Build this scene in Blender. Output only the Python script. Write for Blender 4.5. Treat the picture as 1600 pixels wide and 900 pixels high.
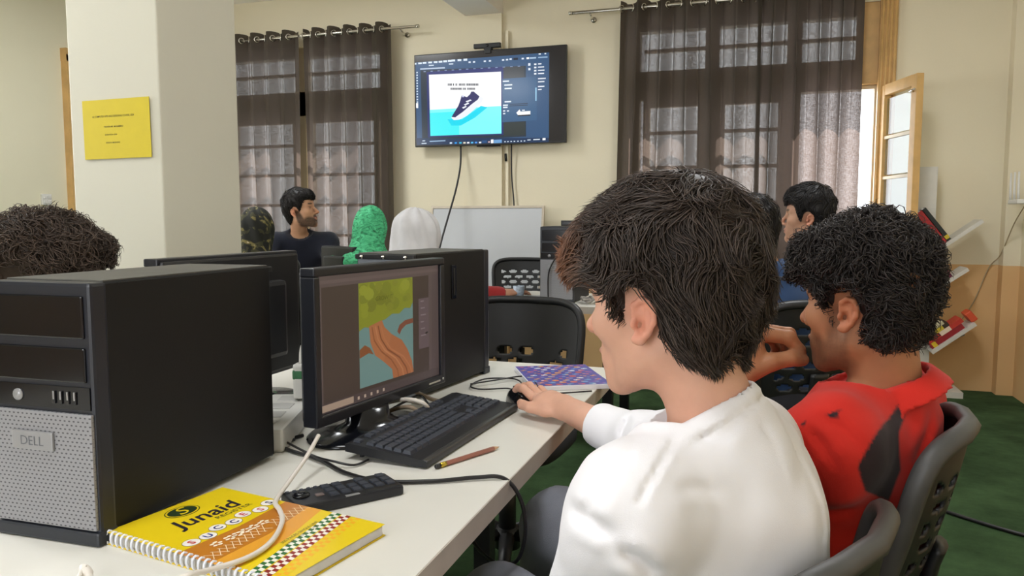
import bpy, bmesh, math, random
import numpy as np
from mathutils import Vector, Matrix, Euler

random.seed(7); np.random.seed(7)
for _o in list(bpy.data.objects): bpy.data.objects.remove(_o, do_unlink=True)
SC = bpy.context.scene
COL = SC.collection
PI = math.pi
R = math.radians

# ------------------------------------------------------------------ camera, world, sun, lights, exposure
CAM_H, YAW, PITCH, FPX = 1.18, 17.8, 5.0, 1200.0
cam_data = bpy.data.cameras.new('camera'); cam_data.sensor_width = 36.0; cam_data.lens = FPX/1600*36
cam_data.clip_start = 0.02; cam_data.clip_end = 200
cam = bpy.data.objects.new('camera', cam_data); COL.objects.link(cam)
cam.location = (0, 0, CAM_H); cam.rotation_euler = (R(90-PITCH), 0, R(YAW))
SC.camera = cam

world = bpy.data.worlds.new('sky'); SC.world = world; world.use_nodes = True
_bg = world.node_tree.nodes['Background']
_bg.inputs[0].default_value = (0.93, 0.96, 1.0, 1); _bg.inputs[1].default_value = 5.0

sun_d = bpy.data.lights.new('sun', 'SUN'); sun_d.energy = 20.0; sun_d.angle = R(0.6); sun_d.color = (1.0, 0.94, 0.84)
sun = bpy.data.objects.new('sun', sun_d); COL.objects.link(sun)
_sd = Vector((-0.22, -0.92, -1.0)).normalized()          # light travels into the room and down
sun.rotation_euler = _sd.to_track_quat('-Z', 'Y').to_euler()

def area(name, loc, target, sx, sy, power, color=(1, 1, 1)):
    d = bpy.data.lights.new(name, 'AREA'); d.shape = 'RECTANGLE'; d.size = sx; d.size_y = sy; d.energy = power; d.color = color
    o = bpy.data.objects.new(name, d); COL.objects.link(o); o.location = loc
    o.rotation_euler = (Vector(target)-Vector(loc)).to_track_quat('-Z', 'Y').to_euler()
    return o
# daylight of the windows in the wall behind the camera and in the left wall
area('window_daylight_rear', (-1.3, -2.42, 1.75), (-1.3, 3.0, 1.0), 2.6, 1.5, 19, (0.97, 0.985, 1.0))
area('window_daylight_left', (-5.15, 1.6, 1.75), (0.0, 1.9, 0.9), 1.5, 1.5, 42, (0.98, 0.985, 1.0))

VS = SC.view_settings
VS.view_transform = 'Standard'; VS.look = 'None'; VS.exposure = 0.14; VS.gamma = 1.0; VS.use_curve_mapping = False

# ------------------------------------------------------------------ helpers
_cf = Vector((-math.sin(R(YAW))*math.cos(R(PITCH)), math.cos(R(YAW))*math.cos(R(PITCH)), -math.sin(R(PITCH))))
_cr = Vector((math.cos(R(YAW)), math.sin(R(YAW)), 0)); _cu = _cr.cross(_cf)
_c0 = Vector((0, 0, CAM_H))
def ray(u, v): return _cf + _cr*((u-800)/FPX) + _cu*((450-v)/FPX)
def on_z(u, v, z): d = ray(u, v); return _c0 + d*((z-CAM_H)/d.z)      # where a sight line meets a level
def on_y(u, v, y): d = ray(u, v); return _c0 + d*(y/d.y)
def at_d(u, v, t): return _c0 + ray(u, v)*t

def lin(c):
    return tuple(((x/255)/12.92 if x/255 <= 0.04045 else ((x/255+0.055)/1.055)**2.4) for x in c)

MATS = {}
def mat(name, rgb, rough=0.55, metal=0.0, var=0.06, vscale=20.0, bump=0.0, bscale=200.0, spec=0.5, attr=None, sheen=0.0, coat=0.0, emit=0.0):
    """procedural principled material; rgb is sRGB 0-255"""
    if name in MATS: return MATS[name]
    m = bpy.data.materials.new(name); m.use_nodes = True; nt = m.node_tree; N = nt.nodes; L = nt.links
    b = N['Principled BSDF']
    b.inputs['Roughness'].default_value = rough; b.inputs['Metallic'].default_value = metal
    b.inputs['Specular IOR Level'].default_value = spec
    if sheen: b.inputs['Sheen Weight'].default_value = sheen
    if coat: b.inputs['Coat Weight'].default_value = coat
    c = lin(rgb)
    tc = N.new('ShaderNodeTexCoord')
    nz = N.new('ShaderNodeTexNoise'); nz.inputs['Scale'].default_value = vscale; nz.inputs['Detail'].default_value = 4
    L.new(tc.outputs['Object'], nz.inputs['Vector'])
    mr = N.new('ShaderNodeMapRange'); mr.inputs[1].default_value = 0.25; mr.inputs[2].default_value = 0.75
    mr.inputs[3].default_value = 1-var; mr.inputs[4].default_value = 1+var
    L.new(nz.outputs['Fac'], mr.inputs[0])
    mx = N.new('ShaderNodeVectorMath'); mx.operation = 'SCALE'
    if attr:
        at = N.new('ShaderNodeAttribute'); at.attribute_name = attr; L.new(at.outputs['Color'], mx.inputs[0])
    else:
        mx.inputs[0].default_value = c
    L.new(mr.outputs[0], mx.inputs['Scale']); L.new(mx.outputs[0], b.inputs['Base Color'])
    if emit:
        L.new(mx.outputs[0], b.inputs['Emission Color']); b.inputs['Emission Strength'].default_value = emit
    if bump:
        n2 = N.new('ShaderNodeTexNoise'); n2.inputs['Scale'].default_value = bscale; n2.inputs['Detail'].default_value = 3
        L.new(tc.outputs['Object'], n2.inputs['Vector'])
        bp = N.new('ShaderNodeBump'); bp.inputs['Strength'].default_value = bump; bp.inputs['Distance'].default_value = 0.002
        L.new(n2.outputs['Fac'], bp.inputs['Height']); L.new(bp.outputs[0], b.inputs['Normal'])
    MATS[name] = m
    return m

def empty(name, loc=(0, 0, 0), rz=0.0):
    o = bpy.data.objects.new(name, None); COL.objects.link(o); o.location = loc; o.rotation_euler = (0, 0, rz)
    o.empty_display_size = 0.05
    return o
def tag(o, label=None, cat=None, group=None, kind=None):
    if label: o['label'] = label
    if cat: o['category'] = cat
    if group: o['group'] = group
    if kind: o['kind'] = kind
    return o

class MB:
    """collects shapes, then links them as ONE mesh object"""
    def __init__(s): s.v = []; s.f = []; s.c = []; s.cc = None; s.sm = []
    def add(s, vs, fs, smooth=False):
        n = len(s.v); s.v += [tuple(p) for p in vs]
        for f in fs:
            s.f.append([n+i for i in f]); s.c.append(s.cc); s.sm.append(smooth)
        return s
    def box(s, c, d, rz=0.0, bev=0.0, mtx=None):
        hx, hy, hz = d[0]/2, d[1]/2, d[2]/2
        if bev > 0:
            bm = bmesh.new(); bmesh.ops.create_cube(bm, size=1.0)
            for v in bm.verts: v.co = Vector((v.co.x*d[0], v.co.y*d[1], v.co.z*d[2]))
            bmesh.ops.bevel(bm, geom=list(bm.edges), offset=min(bev, 0.49*min(d)), segments=2, affect='EDGES', profile=0.6)
            bm.verts.index_update(); vs = [v.co.copy() for v in bm.verts]; fs = [[v.index for v in f.verts] for f in bm.faces]; bm.free()
        else:
            vs = [Vector((x*hx, y*hy, z*hz)) for x in (-1, 1) for y in (-1, 1) for z in (-1, 1)]
            fs = [(0, 1, 3, 2), (4, 6, 7, 5), (0, 4, 5, 1), (2, 3, 7, 6), (0, 2, 6, 4), (1, 5, 7, 3)]
        m = mtx if mtx is not None else Matrix.Rotation(rz, 4, 'Z')
        cc = Vector(c)
        return s.add([m @ v + cc for v in vs], fs)
    def tube(s, pts, r, n=8, closed=False, caps=True, flat=None):
        pts = [Vector(p) for p in pts]; m = len(pts)
        rs = r if isinstance(r, (list, tuple)) else [r]*m
        tang = []
        for i in range(m):
            if closed: t = pts[(i+1) % m]-pts[i-1]
            else: t = pts[min(i+1, m-1)]-pts[max(i-1, 0)]
            tang.append(t.normalized() if t.length > 1e-9 else Vector((0, 0, 1)))
        up = Vector((0, 0, 1)) if abs(tang[0].z) < 0.9 else Vector((1, 0, 0))
        a = tang[0].cross(up).normalized(); vs = []
        for i in range(m):
            a = (a - tang[i]*a.dot(tang[i])); a = a.normalized() if a.length > 1e-6 else tang[i].orthogonal().normalized()
            b = tang[i].cross(a)
            for k in range(n):
                ang = 2*PI*k/n; fx = 1.0; fy = 1.0
                if flat: fx, fy = flat
                vs.append(pts[i] + (a*math.cos(ang)*fx + b*math.sin(ang)*fy)*rs[i])
        fs = []
        for i in range(m if closed else m-1):
            j = (i+1) % m
            for k in range(n):
                fs.append((i*n+k, i*n+(k+1) % n, j*n+(k+1) % n, j*n+k))
        if caps and not closed:
            fs.append(tuple(range(n-1, -1, -1))); fs.append(tuple((m-1)*n+k for k in range(n)))
        return s.add(vs, fs, True)
    def cyl(s, p0, p1, r0, r1=None, n=16):
        return s.tube([p0, p1], [r0, r0 if r1 is None else r1], n)
    def lathe(s, prof, n=24, origin=(0, 0, 0)):
        vs = []; o = Vector(origin)
        for (r, z) in prof:
            for k in range(n):
                a = 2*PI*k/n; vs.append(o+Vector((r*math.cos(a), r*math.sin(a), z)))
        fs = []
        for i in range(len(prof)-1):
            for k in range(n): fs.append((i*n+k, i*n+(k+1) % n, (i+1)*n+(k+1) % n, (i+1)*n+k))
        return s.add(vs, fs, True)
    def prism(s, poly, z0, z1, mtx=None):
        n = len(poly); m = mtx or Matrix.Identity(4)
        vs = [m @ Vector((x, y, z0)) for x, y in poly]+[m @ Vector((x, y, z1)) for x, y in poly]
        fs = [tuple(range(n-1, -1, -1)), tuple(range(n, 2*n))]+[(i, (i+1) % n, n+(i+1) % n, n+i) for i in range(n)]
        return s.add(vs, fs)
    def build(s, name, m, parent=None, smooth=None, loc=None, rz=None):
        me = bpy.data.meshes.new(name); me.from_pydata(s.v, [], s.f); me.update()
        if smooth is None:
            me.polygons.foreach_set('use_smooth', s.sm)
        else:
            me.polygons.foreach_set('use_smooth', [smooth]*len(s.f))
        if any(c is not None for c in s.c):
            at = me.color_attributes.new('Col', 'FLOAT_COLOR', 'CORNER'); k = 0
            buf = []
            for p, c in zip(me.polygons, s.c):
                cl = list(lin(c or (0, 0, 0)))+[1.0]; buf += cl*p.loop_total
            at.data.foreach_set('color', buf)
        o = bpy.data.objects.new(name, me); COL.objects.link(o)
        if m: me.materials.append(m)
        if parent is not None: o.parent = parent
        if loc is not None: o.location = loc
        if rz is not None: o.rotation_euler = (0, 0, rz)
        return o

def rename(o, n): o.name = n; return o
def spline(pts, n=8, closed=False):
    P = [Vector(p) for p in pts]; out = []; m = len(P)
    for i in range(m if closed else m-1):
        if closed: a, b, c, d = P[i-1], P[i], P[(i+1) % m], P[(i+2) % m]
        else: a, b, c, d = P[max(i-1, 0)], P[i], P[i+1], P[min(i+2, m-1)]
        for k in range(n):
            t = k/n
            out.append(0.5*((2*b)+(c-a)*t+(2*a-5*b+4*c-d)*t*t+(3*b-a-3*c+d)*t**3))
    if not closed: out.append(P[-1])
    return out

# flat print: coloured polygons in a 2-D frame, one mesh
class Print:
    def __init__(s): s.mb = MB(); s.layer = 0
    def poly(s, pts, col, lay=None):
        z = (s.layer if lay is None else lay)
        s.mb.cc = col; s.mb.add([(x, y, z*0.00012) for x, y in pts], [tuple(range(len(pts)))])
    def rect(s, x0, y0, x1, y1, col, lay=None): s.poly([(x0, y0), (x1, y0), (x1, y1), (x0, y1)], col, lay)
    def disc(s, x, y, rx, ry, col, lay=None, n=20, a0=0, a1=2*PI):
        s.poly([(x+rx*math.cos(a0+(a1-a0)*k/n), y+ry*math.sin(a0+(a1-a0)*k/n)) for k in range(n)], col, lay)
    def line(s, x0, y0, x1, y1, w, col, lay=None):
        d = Vector((x1-x0, y1-y0)); d.normalize(); n = Vector((-d.y, d.x))*w/2
        s.poly([(x0-n.x, y0-n.y), (x1-n.x, y1-n.y), (x1+n.x, y1+n.y), (x0+n.x, y0+n.y)], col, lay)
    def text(s, txt, x, y, size, col, lay=None, align='LEFT', sx=1.0, rot=0.0, shear=0.0, bold=0.0):
        cu = bpy.data.curves.new('t', 'FONT'); cu.body = txt; cu.size = size; cu.align_x = align; cu.shear = shear; cu.offset = bold
        cu.resolution_u = 3
        ob = bpy.data.objects.new('t', cu); me = ob.to_mesh()
        z = (s.layer if lay is None else lay)*0.00012
        c, n = math.cos(rot), math.sin(rot)
        s.mb.cc = col
        vs = [(x+(v.co.x*sx)*c-v.co.y*n, y+(v.co.x*sx)*n+v.co.y*c, z) for v in me.vertices]
        s.mb.add(vs, [tuple(p.vertices) for p in me.polygons])
        ob.to_mesh_clear(); bpy.data.objects.remove(ob); bpy.data.curves.remove(cu)
    def build(s, name, m, parent): return s.mb.build(name, m, parent)
def frame_mtx(o, ex, ey):
    ex = Vector(ex).normalized(); ey = Vector(ey); ey = (ey-ex*ey.dot(ex)).normalized(); ez = ex.cross(ey)
    m = Matrix((ex, ey, ez)).transposed().to_4x4(); m.translation = Vector(o); return m
# ------------------------------------------------------------------ materials of the setting
def wall_paint(name, upper, lower, zsplit):
    m = bpy.data.materials.new(name); m.use_nodes = True; N = m.node_tree.nodes; L = m.node_tree.links
    b = N['Principled BSDF']; b.inputs['Roughness'].default_value = 0.6; b.inputs['Specular IOR Level'].default_value = 0.25
    g = N.new('ShaderNodeNewGeometry'); sx = N.new('ShaderNodeSeparateXYZ'); L.new(g.outputs['Position'], sx.inputs[0])
    gt = N.new('ShaderNodeMath'); gt.operation = 'GREATER_THAN'; gt.inputs[1].default_value = zsplit; L.new(sx.outputs['Z'], gt.inputs[0])
    mx = N.new('ShaderNodeMix'); mx.data_type = 'RGBA'; L.new(gt.outputs[0], mx.inputs['Factor'])
    mx.inputs['A'].default_value = (*lin(lower), 1); mx.inputs['B'].default_value = (*lin(upper), 1)
    nz = N.new('ShaderNodeTexNoise'); nz.inputs['Scale'].default_value = 1.6; nz.inputs['Detail'].default_value = 6
    L.new(g.outputs['Position'], nz.inputs['Vector'])
    mr = N.new('ShaderNodeMapRange'); mr.inputs[3].default_value = 0.94; mr.inputs[4].default_value = 1.05; L.new(nz.outputs['Fac'], mr.inputs[0])
    vm = N.new('ShaderNodeVectorMath'); vm.operation = 'SCALE'; L.new(mx.outputs['Result'], vm.inputs[0]); L.new(mr.outputs[0], vm.inputs['Scale'])
    L.new(vm.outputs[0], b.inputs['Base Color'])
    n2 = N.new('ShaderNodeTexNoise'); n2.inputs['Scale'].default_value = 60; L.new(g.outputs['Position'], n2.inputs['Vector'])
    bp = N.new('ShaderNodeBump'); bp.inputs['Strength'].default_value = 0.12; bp.inputs['Distance'].default_value = 0.004
    L.new(n2.outputs['Fac'], bp.inputs['Height']); L.new(bp.outputs[0], b.inputs['Normal'])
    return m
M_WALL = wall_paint('cream_and_ochre_paint', (236, 226, 200), (226, 186, 134), 0.88)
M_WALL_L = wall_paint('cream_paint', (232, 226, 200), (232, 226, 200), 0.1)
M_PILLAR = wall_paint('pillar_paint', (208, 204, 188), (208, 204, 188), 0.1)
M_CEIL = mat('ceiling_white', (236, 230, 222), 0.7, var=0.03, vscale=2)
M_WOOD = mat('varnished_pine', (214, 172, 110), 0.4, var=0.16, vscale=9, bump=0.1, bscale=60)
M_WOODW = mat('painted_frame', (206, 190, 160), 0.45, var=0.08, vscale=9)
M_CHROME = mat('brushed_steel', (205, 200, 190), 0.25, 0.95, var=0.04)
M_BLK = mat('black_plastic', (24, 24, 26), 0.42, var=0.12, vscale=30)
M_BLKG = mat('black_gloss_plastic', (16, 17, 22), 0.16, var=0.1)
M_WHITE = mat('white_plastic', (222, 220, 214), 0.4, var=0.03)

# carpet
M_CARPET = bpy.data.materials.new('green_carpet'); M_CARPET.use_nodes = True
_N = M_CARPET.node_tree.nodes; _L = M_CARPET.node_tree.links; _b = _N['Principled BSDF']; _b.inputs['Roughness'].default_value = 0.95
_b.inputs['Specular IOR Level'].default_value = 0.1
_g = _N.new('ShaderNodeNewGeometry'); _n1 = _N.new('ShaderNodeTexNoise'); _n1.inputs['Scale'].default_value = 3.5; _n1.inputs['Detail'].default_value = 9; _n1.inputs['Roughness'].default_value = 0.7
_L.new(_g.outputs['Position'], _n1.inputs['Vector'])
_cr1 = _N.new('ShaderNodeValToRGB'); _cr1.color_ramp.elements[0].position = 0.3; _cr1.color_ramp.elements[0].color = (*lin((38, 56, 34)), 1)
_cr1.color_ramp.elements[1].position = 0.72; _cr1.color_ramp.elements[1].color = (*lin((74, 100, 66)), 1)
_L.new(_n1.outputs['Fac'], _cr1.inputs[0]); _L.new(_cr1.outputs[0], _b.inputs['Base Color'])
_n2 = _N.new('ShaderNodeTexNoise'); _n2.inputs['Scale'].default_value = 260; _L.new(_g.outputs['Position'], _n2.inputs['Vector'])
_bp = _N.new('ShaderNodeBump'); _bp.inputs['Strength'].default_value = 0.6; _bp.inputs['Distance'].default_value = 0.004
_L.new(_n2.outputs['Fac'], _bp.inputs['Height']); _L.new(_bp.outputs[0], _b.inputs['Normal'])

def pane_mat(name, tint=(0.92, 0.95, 0.95), gloss=0.06):
    m = bpy.data.materials.new(name); m.use_nodes = True; N = m.node_tree.nodes; L = m.node_tree.links
    N.remove(N['Principled BSDF']); t = N.new('ShaderNodeBsdfTransparent'); t.inputs[0].default_value = (*tint, 1)
    g = N.new('ShaderNodeBsdfGlossy'); g.inputs['Roughness'].default_value = 0.05; x = N.new('ShaderNodeMixShader'); x.inputs[0].default_value = gloss
    L.new(t.outputs[0], x.inputs[1]); L.new(g.outputs[0], x.inputs[2]); L.new(x.outputs[0], N['Material Output'].inputs[0]); return m
M_PANE = pane_mat('window_glass')

# ------------------------------------------------------------------ room shell
XL, XR, YB, YF, ZC = -5.3, 1.66, 6.0, -2.5, 3.12
tag(MB().box(((XL+XR)/2, (YB+YF)/2, -0.05), (XR-XL+0.6, YB-YF+0.6, 0.1)).build('floor', M_CARPET), 'green carpet floor of the classroom', 'floor', kind='structure')
tag(MB().box(((XL+XR)/2, (YB+YF)/2, ZC+0.05), (XR-XL+0.6, YB-YF+0.6, 0.1)).build('ceiling', M_CEIL), 'off-white plastered ceiling', 'ceiling', kind='structure')

def wall_with_holes(axis, a0, a1, p0, p1, holes):
    """wall along axis ('x' or 'y') from a0 to a1, occupying p0..p1 across, holes = (b0,b1,z0,z1)"""
    mb = MB(); cuts = sorted({a0, a1, *[h[0] for h in holes], *[h[1] for h in holes]})
    for c0, c1 in zip(cuts, cuts[1:]):
        hs = [h for h in holes if h[0] <= c0+1e-6 and h[1] >= c1-1e-6]
        spans = [(0.0, ZC)] if not hs else [(0.0, hs[0][2]), (hs[0][3], ZC)]
        for z0, z1 in spans:
            if axis == 'x': mb.box(((c0+c1)/2, (p0+p1)/2, (z0+z1)/2), (c1-c0, p1-p0, z1-z0))
            else: mb.box(((p0+p1)/2, (c0+c1)/2, (z0+z1)/2), (p1-p0, c1-c0, z1-z0))
    return mb
WZ0, WZ1 = 0.80, 2.70
W1 = (-4.78, -3.06); W2 = (-0.98, 0.82)
tag(wall_with_holes('x', XL-0.25, XR+0.25, YB, YB+0.25, [(W1[0], W1[1], WZ0, WZ1), (W2[0], W2[1], WZ0, WZ1)]).build('wall_back', M_WALL),
    'cream wall with ochre lower band behind the television', 'wall', kind='structure')
tag(wall_with_holes('y', YF-0.25, YB, XL-0.25, XL, [(0.85, 2.35, 1.0, 2.5), (4.86, 5.72, 0.95, 2.44)]).build('wall_left', M_WALL_L),
    'plain cream wall at far left behind the pillar', 'wall', kind='structure')
tag(wall_with_holes('x', XL-0.25, XR+0.25, YF-0.25, YF, [(-2.6, 0.0, 1.0, 2.5)]).build('wall_front', M_WALL), 'cream wall behind the viewer', 'wall', kind='structure')
tag(wall_with_holes('y', YF-0.25, YB, XR, XR+0.25, []).build('wall_right', M_WALL), 'cream and ochre wall at far right edge', 'wall', kind='structure')
tag(MB().box((-2.155, (YB+YF)/2, (2.83+ZC)/2), (0.31, YB-YF, ZC-2.83)).build('trim_1', M_CEIL), 'ceiling beam above the television', 'beam', kind='structure')
tag(MB().box((-2.155, YB-0.02, 1.415), (0.31, 0.04, 2.83)).build('trim_2', M_WALL), 'shallow pilaster behind the television', 'pilaster', kind='structure')
tag(MB().box((1.61, YB-0.05, ZC/2), (0.10, 0.10, ZC)).build('trim_3', M_WALL), 'boxed corner strip beside the right wall', 'pilaster', kind='structure')
tag(MB().box((-2.19, 2.415, ZC/2), (0.40, 0.42, ZC), bev=0.006).build('trim_4', M_PILLAR), 'square off-white pillar holding the yellow notice', 'pillar', kind='structure')
tag(MB().box((-1.99+0.03, YB-0.02, 1.35), (0.024, 0.02, 2.68)).build('trim_5', M_WALL), 'slim cream cable trunking under the television', 'trunking', kind='structure')

# ------------------------------------------------------------------ windows
def bar(mb, x0, x1, y0, y1, z0, z1): mb.box(((x0+x1)/2, (y0+y1)/2, (z0+z1)/2), (x1-x0, y1-y0, z1-z0))
def window(name, x0, x1, leaves, label, open_leaf=None):
    w = empty(name, ((x0+x1)/2, YB+0.1, WZ0)); tag(w, label, 'window', kind='structure')
    cx, cy, cz = w.location
    def part(nm, f, m):
        mb = MB(); f(mb); mb.v = [(a-cx, b-cy, c-cz) for a, b, c in mb.v]; return mb.build(nm, m, w)
    ya, yb = YB+0.05, YB+0.15
    def outer(mb):
        bar(mb, x0, x0+0.07, ya, yb, WZ0, WZ1); bar(mb, x1-0.07, x1, ya, yb, WZ0, WZ1)
        bar(mb, x0+0.07, x1-0.07, ya, yb, WZ1-0.08, WZ1); bar(mb, x0+0.07, x1-0.07, ya, yb, WZ0, WZ0+0.07)
        bar(mb, x0+0.07, x1-0.07, ya, yb, 2.11, 2.32)
    part('window_frame', outer, M_WOODW)
    n = len(leaves)-1
    for i in range(n):
        a, b = leaves[i], leaves[i+1]
        def mull(mb): bar(mb, b-0.05, b+0.05, ya, yb, WZ0+0.07, WZ1-0.08)
        if i < n-1: part('mullion', mull, M_WOODW)
        lo, hi = a+0.05, b-0.05
        # fanlight panes
        def tb(mb): bar(mb, lo, hi, ya+0.03, yb-0.03, 2.465, 2.49)
        part('glazing_bar', tb, M_WOODW)
        for z0, z1 in ((2.32, 2.465), (2.49, 2.62)):
            part('pane', lambda mb: bar(mb, lo, hi, ya+0.045, ya+0.051, z0, z1), M_PANE)
        if open_leaf == i: continue
        def sash(mb):
            bar(mb, lo, lo+0.05, ya+0.02, yb-0.02, WZ0+0.07, 2.11); bar(mb, hi-0.05, hi, ya+0.02, yb-0.02, WZ0+0.07, 2.11)
            bar(mb, lo+0.05, hi-0.05, ya+0.02, yb-0.02, 2.05, 2.11); bar(mb, lo+0.05, hi-0.05, ya+0.02, yb-0.02, WZ0+0.07, WZ0+0.14)
        part('sash', sash, M_WOODW)
        zs = [WZ0+0.14, 1.05, 1.32, 1.59, 1.855, 2.05]
        for k in range(5):
            if k < 4: part('glazing_bar', lambda mb: bar(mb, lo+0.05, hi-0.05, ya+0.03, yb-0.03, zs[k+1]-0.0125, zs[k+1]+0.0125), M_WOODW)
            part('pane', lambda mb: bar(mb, lo+0.05, hi-0.05, ya+0.045, ya+0.051, zs[k]+0.0125, zs[k+1]-0.0125), M_PANE)
    return w
window('window_1', W1[0], W1[1], [-4.73, -3.92, -3.11], 'paned wooden window behind the left curtains')
window('window_2', W2[0], W2[1], [-0.93, -0.37, 0.21, 0.77], 'paned wooden window behind the right curtains', open_leaf=2)
tag(MB().box((0.715, YB+0.03, 2.42), (0.20, 0.03, 0.56)).build('trim_7', M_WOOD), 'plain pine panel beside the top of the right curtain', 'panel', kind='structure')
for _i, (_a, _b) in enumerate((W1, W2)):
    tag(MB().box(((_a+_b)/2, YB+0.25+0.22, 2.80), (_b-_a+0.3, 0.44, 0.10)).build('trim_%d' % (8+_i), M_CEIL), ('concrete sunshade outside the left window', 'concrete sunshade outside the right window')[_i], 'sunshade', kind='structure')
# fluted wooden jamb at the right of window 2
_t = MB().box((0.815, YB-0.012, 1.95), (0.11, 0.05, 2.34))
for k in range(4): _t.cyl((0.775+k*0.027, YB-0.040, 0.80), (0.775+k*0.027, YB-0.040, 3.1), 0.010, n=8)
tag(_t.build('trim_6', M_WOOD), 'fluted yellow pine jamb at the right of the window', 'jamb', kind='structure')
# the open casement leaf, hinged at the right jamb and swung into the room
leaf = empty('casement_leaf', (0.80, 5.97, 0.84)); tag(leaf, 'open wooden casement leaf with obscured panes beside right curtain', 'casement')
lw, lh = 0.50, 1.27
leaf.rotation_euler = (0, 0, math.atan2(5.62-5.97, 0.905-0.80))
_m = MB(); _m.box((0.03, 0, lh/2), (0.06, 0.045, lh), bev=0.004); _m.box((lw-0.035, 0, lh/2), (0.07, 0.045, lh), bev=0.004)
_m.box((lw/2, 0, lh-0.035), (lw-0.13, 0.045, 0.07)); _m.box((lw/2, 0, 0.05), (lw-0.13, 0.045, 0.10)); _m.build('sash', M_WOOD, leaf)
M_FROST = pane_mat('dusty_glass', (0.80, 0.84, 0.84), 0.12)
for k in range(4):
    z0 = 0.10+k*0.275; MB().box((lw/2, 0, z0+0.1275), (lw-0.13, 0.006, 0.245)).build('pane', M_FROST, leaf)
    if k < 3: MB().box((lw/2, 0, z0+0.26), (lw-0.13, 0.03, 0.02)).build('glazing_bar', M_WOODW, leaf)
_m = MB(); _m.cyl((lw-0.035, -0.022, 1.16), (lw-0.035, -0.05, 1.16), 0.006, n=8); _m.tube([(lw-0.035, -0.05, 1.16), (lw+0.03, -0.05, 1.165)], 0.006); _m.build('latch', M_CHROME, leaf)
# left wall window frame (seen beside the pillar)
w3 = empty('window_3', (XL, 5.32, 0.95)); tag(w3, 'pine framed window on the left wall beside the pillar', 'window', kind='structure')
_m = MB(); _m.box((0.0, -0.465, 0.77), (0.12, 0.065, 1.54)); _m.box((0.0, 0.45, 0.77), (0.12, 0.10, 1.54)); _m.box((0.0, 0.0, 1.54), (0.12, 1.0, 0.10)); _m.box((0, 0, 0.03), (0.12, 0.8, 0.06))
_m.build('window_frame', M_WOOD, w3)
for z in (0.35, 0.65, 0.95, 1.22): MB().box((-0.03, -0.015, z), (0.04, 0.83, 0.03)).build('glazing_bar', M_WOOD, w3)
MB().box((-0.03, -0.015, 0.77), (0.006, 0.83, 1.44)).build('pane', M_PANE, w3)
# bright windows outside the frame, on the walls that light the room
for nm, loc, rz, wd in (('window_4', (XL-0.1, 1.6, 1.0), PI/2, 1.5), ('window_5', (-1.3, YF-0.1, 1.0), 0, 2.6)):
    w = empty(nm, loc, rz); tag(w, 'wooden window out of view that lights the room', 'window', kind='structure')
    _m = MB(); _m.box((-wd/2+0.03, 0, 0.75), (0.06, 0.08, 1.5)); _m.box((wd/2-0.03, 0, 0.75), (0.06, 0.08, 1.5)); _m.box((0, 0, 0.03), (wd-0.12, 0.08, 0.06)); _m.box((0, 0, 1.47), (wd-0.12, 0.08, 0.06)); _m.box((0, 0, 0.75), (0.05, 0.08, 1.38))
    _m.build('window_frame', M_WOODW, w)

# ------------------------------------------------------------------ curtains
M_CURT = bpy.data.materials.new('brown_curtain_weave'); M_CURT.use_nodes = True
_N = M_CURT.node_tree.nodes; _L = M_CURT.node_tree.links; _N.remove(_N['Principled BSDF'])
_tc = _N.new('ShaderNodeNewGeometry')
_mp = _N.new('ShaderNodeMapping'); _mp.inputs['Scale'].default_value = (320, 60, 45); _L.new(_tc.outputs['Position'], _mp.inputs[0])
_nz = _N.new('ShaderNodeTexNoise'); _nz.inputs['Scale'].default_value = 1.0; _nz.inputs['Detail'].default_value = 3; _L.new(_mp.outputs[0], _nz.inputs['Vector'])
_mp2 = _N.new('ShaderNodeMapping'); _mp2.inputs['Scale'].default_value = (40, 40, 330); _L.new(_tc.outputs['Position'], _mp2.inputs[0])
_nz2 = _N.new('ShaderNodeTexNoise'); _nz2.inputs['Scale'].default_value = 1.0; _nz2.inputs['Detail'].default_value = 3; _L.new(_mp2.outputs[0], _nz2.inputs['Vector'])
_ad = _N.new('ShaderNodeMath'); _ad.operation = 'MULTIPLY'; _L.new(_nz.outputs['Fac'], _ad.inputs[0]); _L.new(_nz2.outputs['Fac'], _ad.inputs[1])
_mr = _N.new('ShaderNodeMapRange'); _mr.inputs[1].default_value = 0.13; _mr.inputs[2].default_value = 0.40; _mr.inputs[3].default_value = 0.015; _mr.inputs[4].default_value = 0.125
_L.new(_ad.outputs[0], _mr.inputs[0])
_df = _N.new('ShaderNodeBsdfDiffuse'); _df.inputs[0].default_value = (*lin((74, 69, 60)), 1)
_tl = _N.new('ShaderNodeBsdfTranslucent'); _tl.inputs[0].default_value = (*lin((110, 95, 90)), 1)
_tp = _N.new('ShaderNodeBsdfTransparent'); _tp.inputs[0].default_value = (1, 0.96, 0.95, 1)
_x1 = _N.new('ShaderNodeMixShader'); _x1.inputs[0].default_value = 0.28; _L.new(_df.outputs[0], _x1.inputs[1]); _L.new(_tl.outputs[0], _x1.inputs[2])
_x2 = _N.new('ShaderNodeMixShader'); _sn = _N.new('ShaderNodeSeparateXYZ'); _L.new(_tc.outputs['Normal'], _sn.inputs[0]); _ab = _N.new('ShaderNodeMath'); _ab.operation = 'ABSOLUTE'; _L.new(_sn.outputs['Y'], _ab.inputs[0])
_pw = _N.new('ShaderNodeMath'); _pw.operation = 'POWER'; _pw.inputs[1].default_value = 2.5; _L.new(_ab.outputs[0], _pw.inputs[0])      # cloth seen through along a slanted fold is denser
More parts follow.
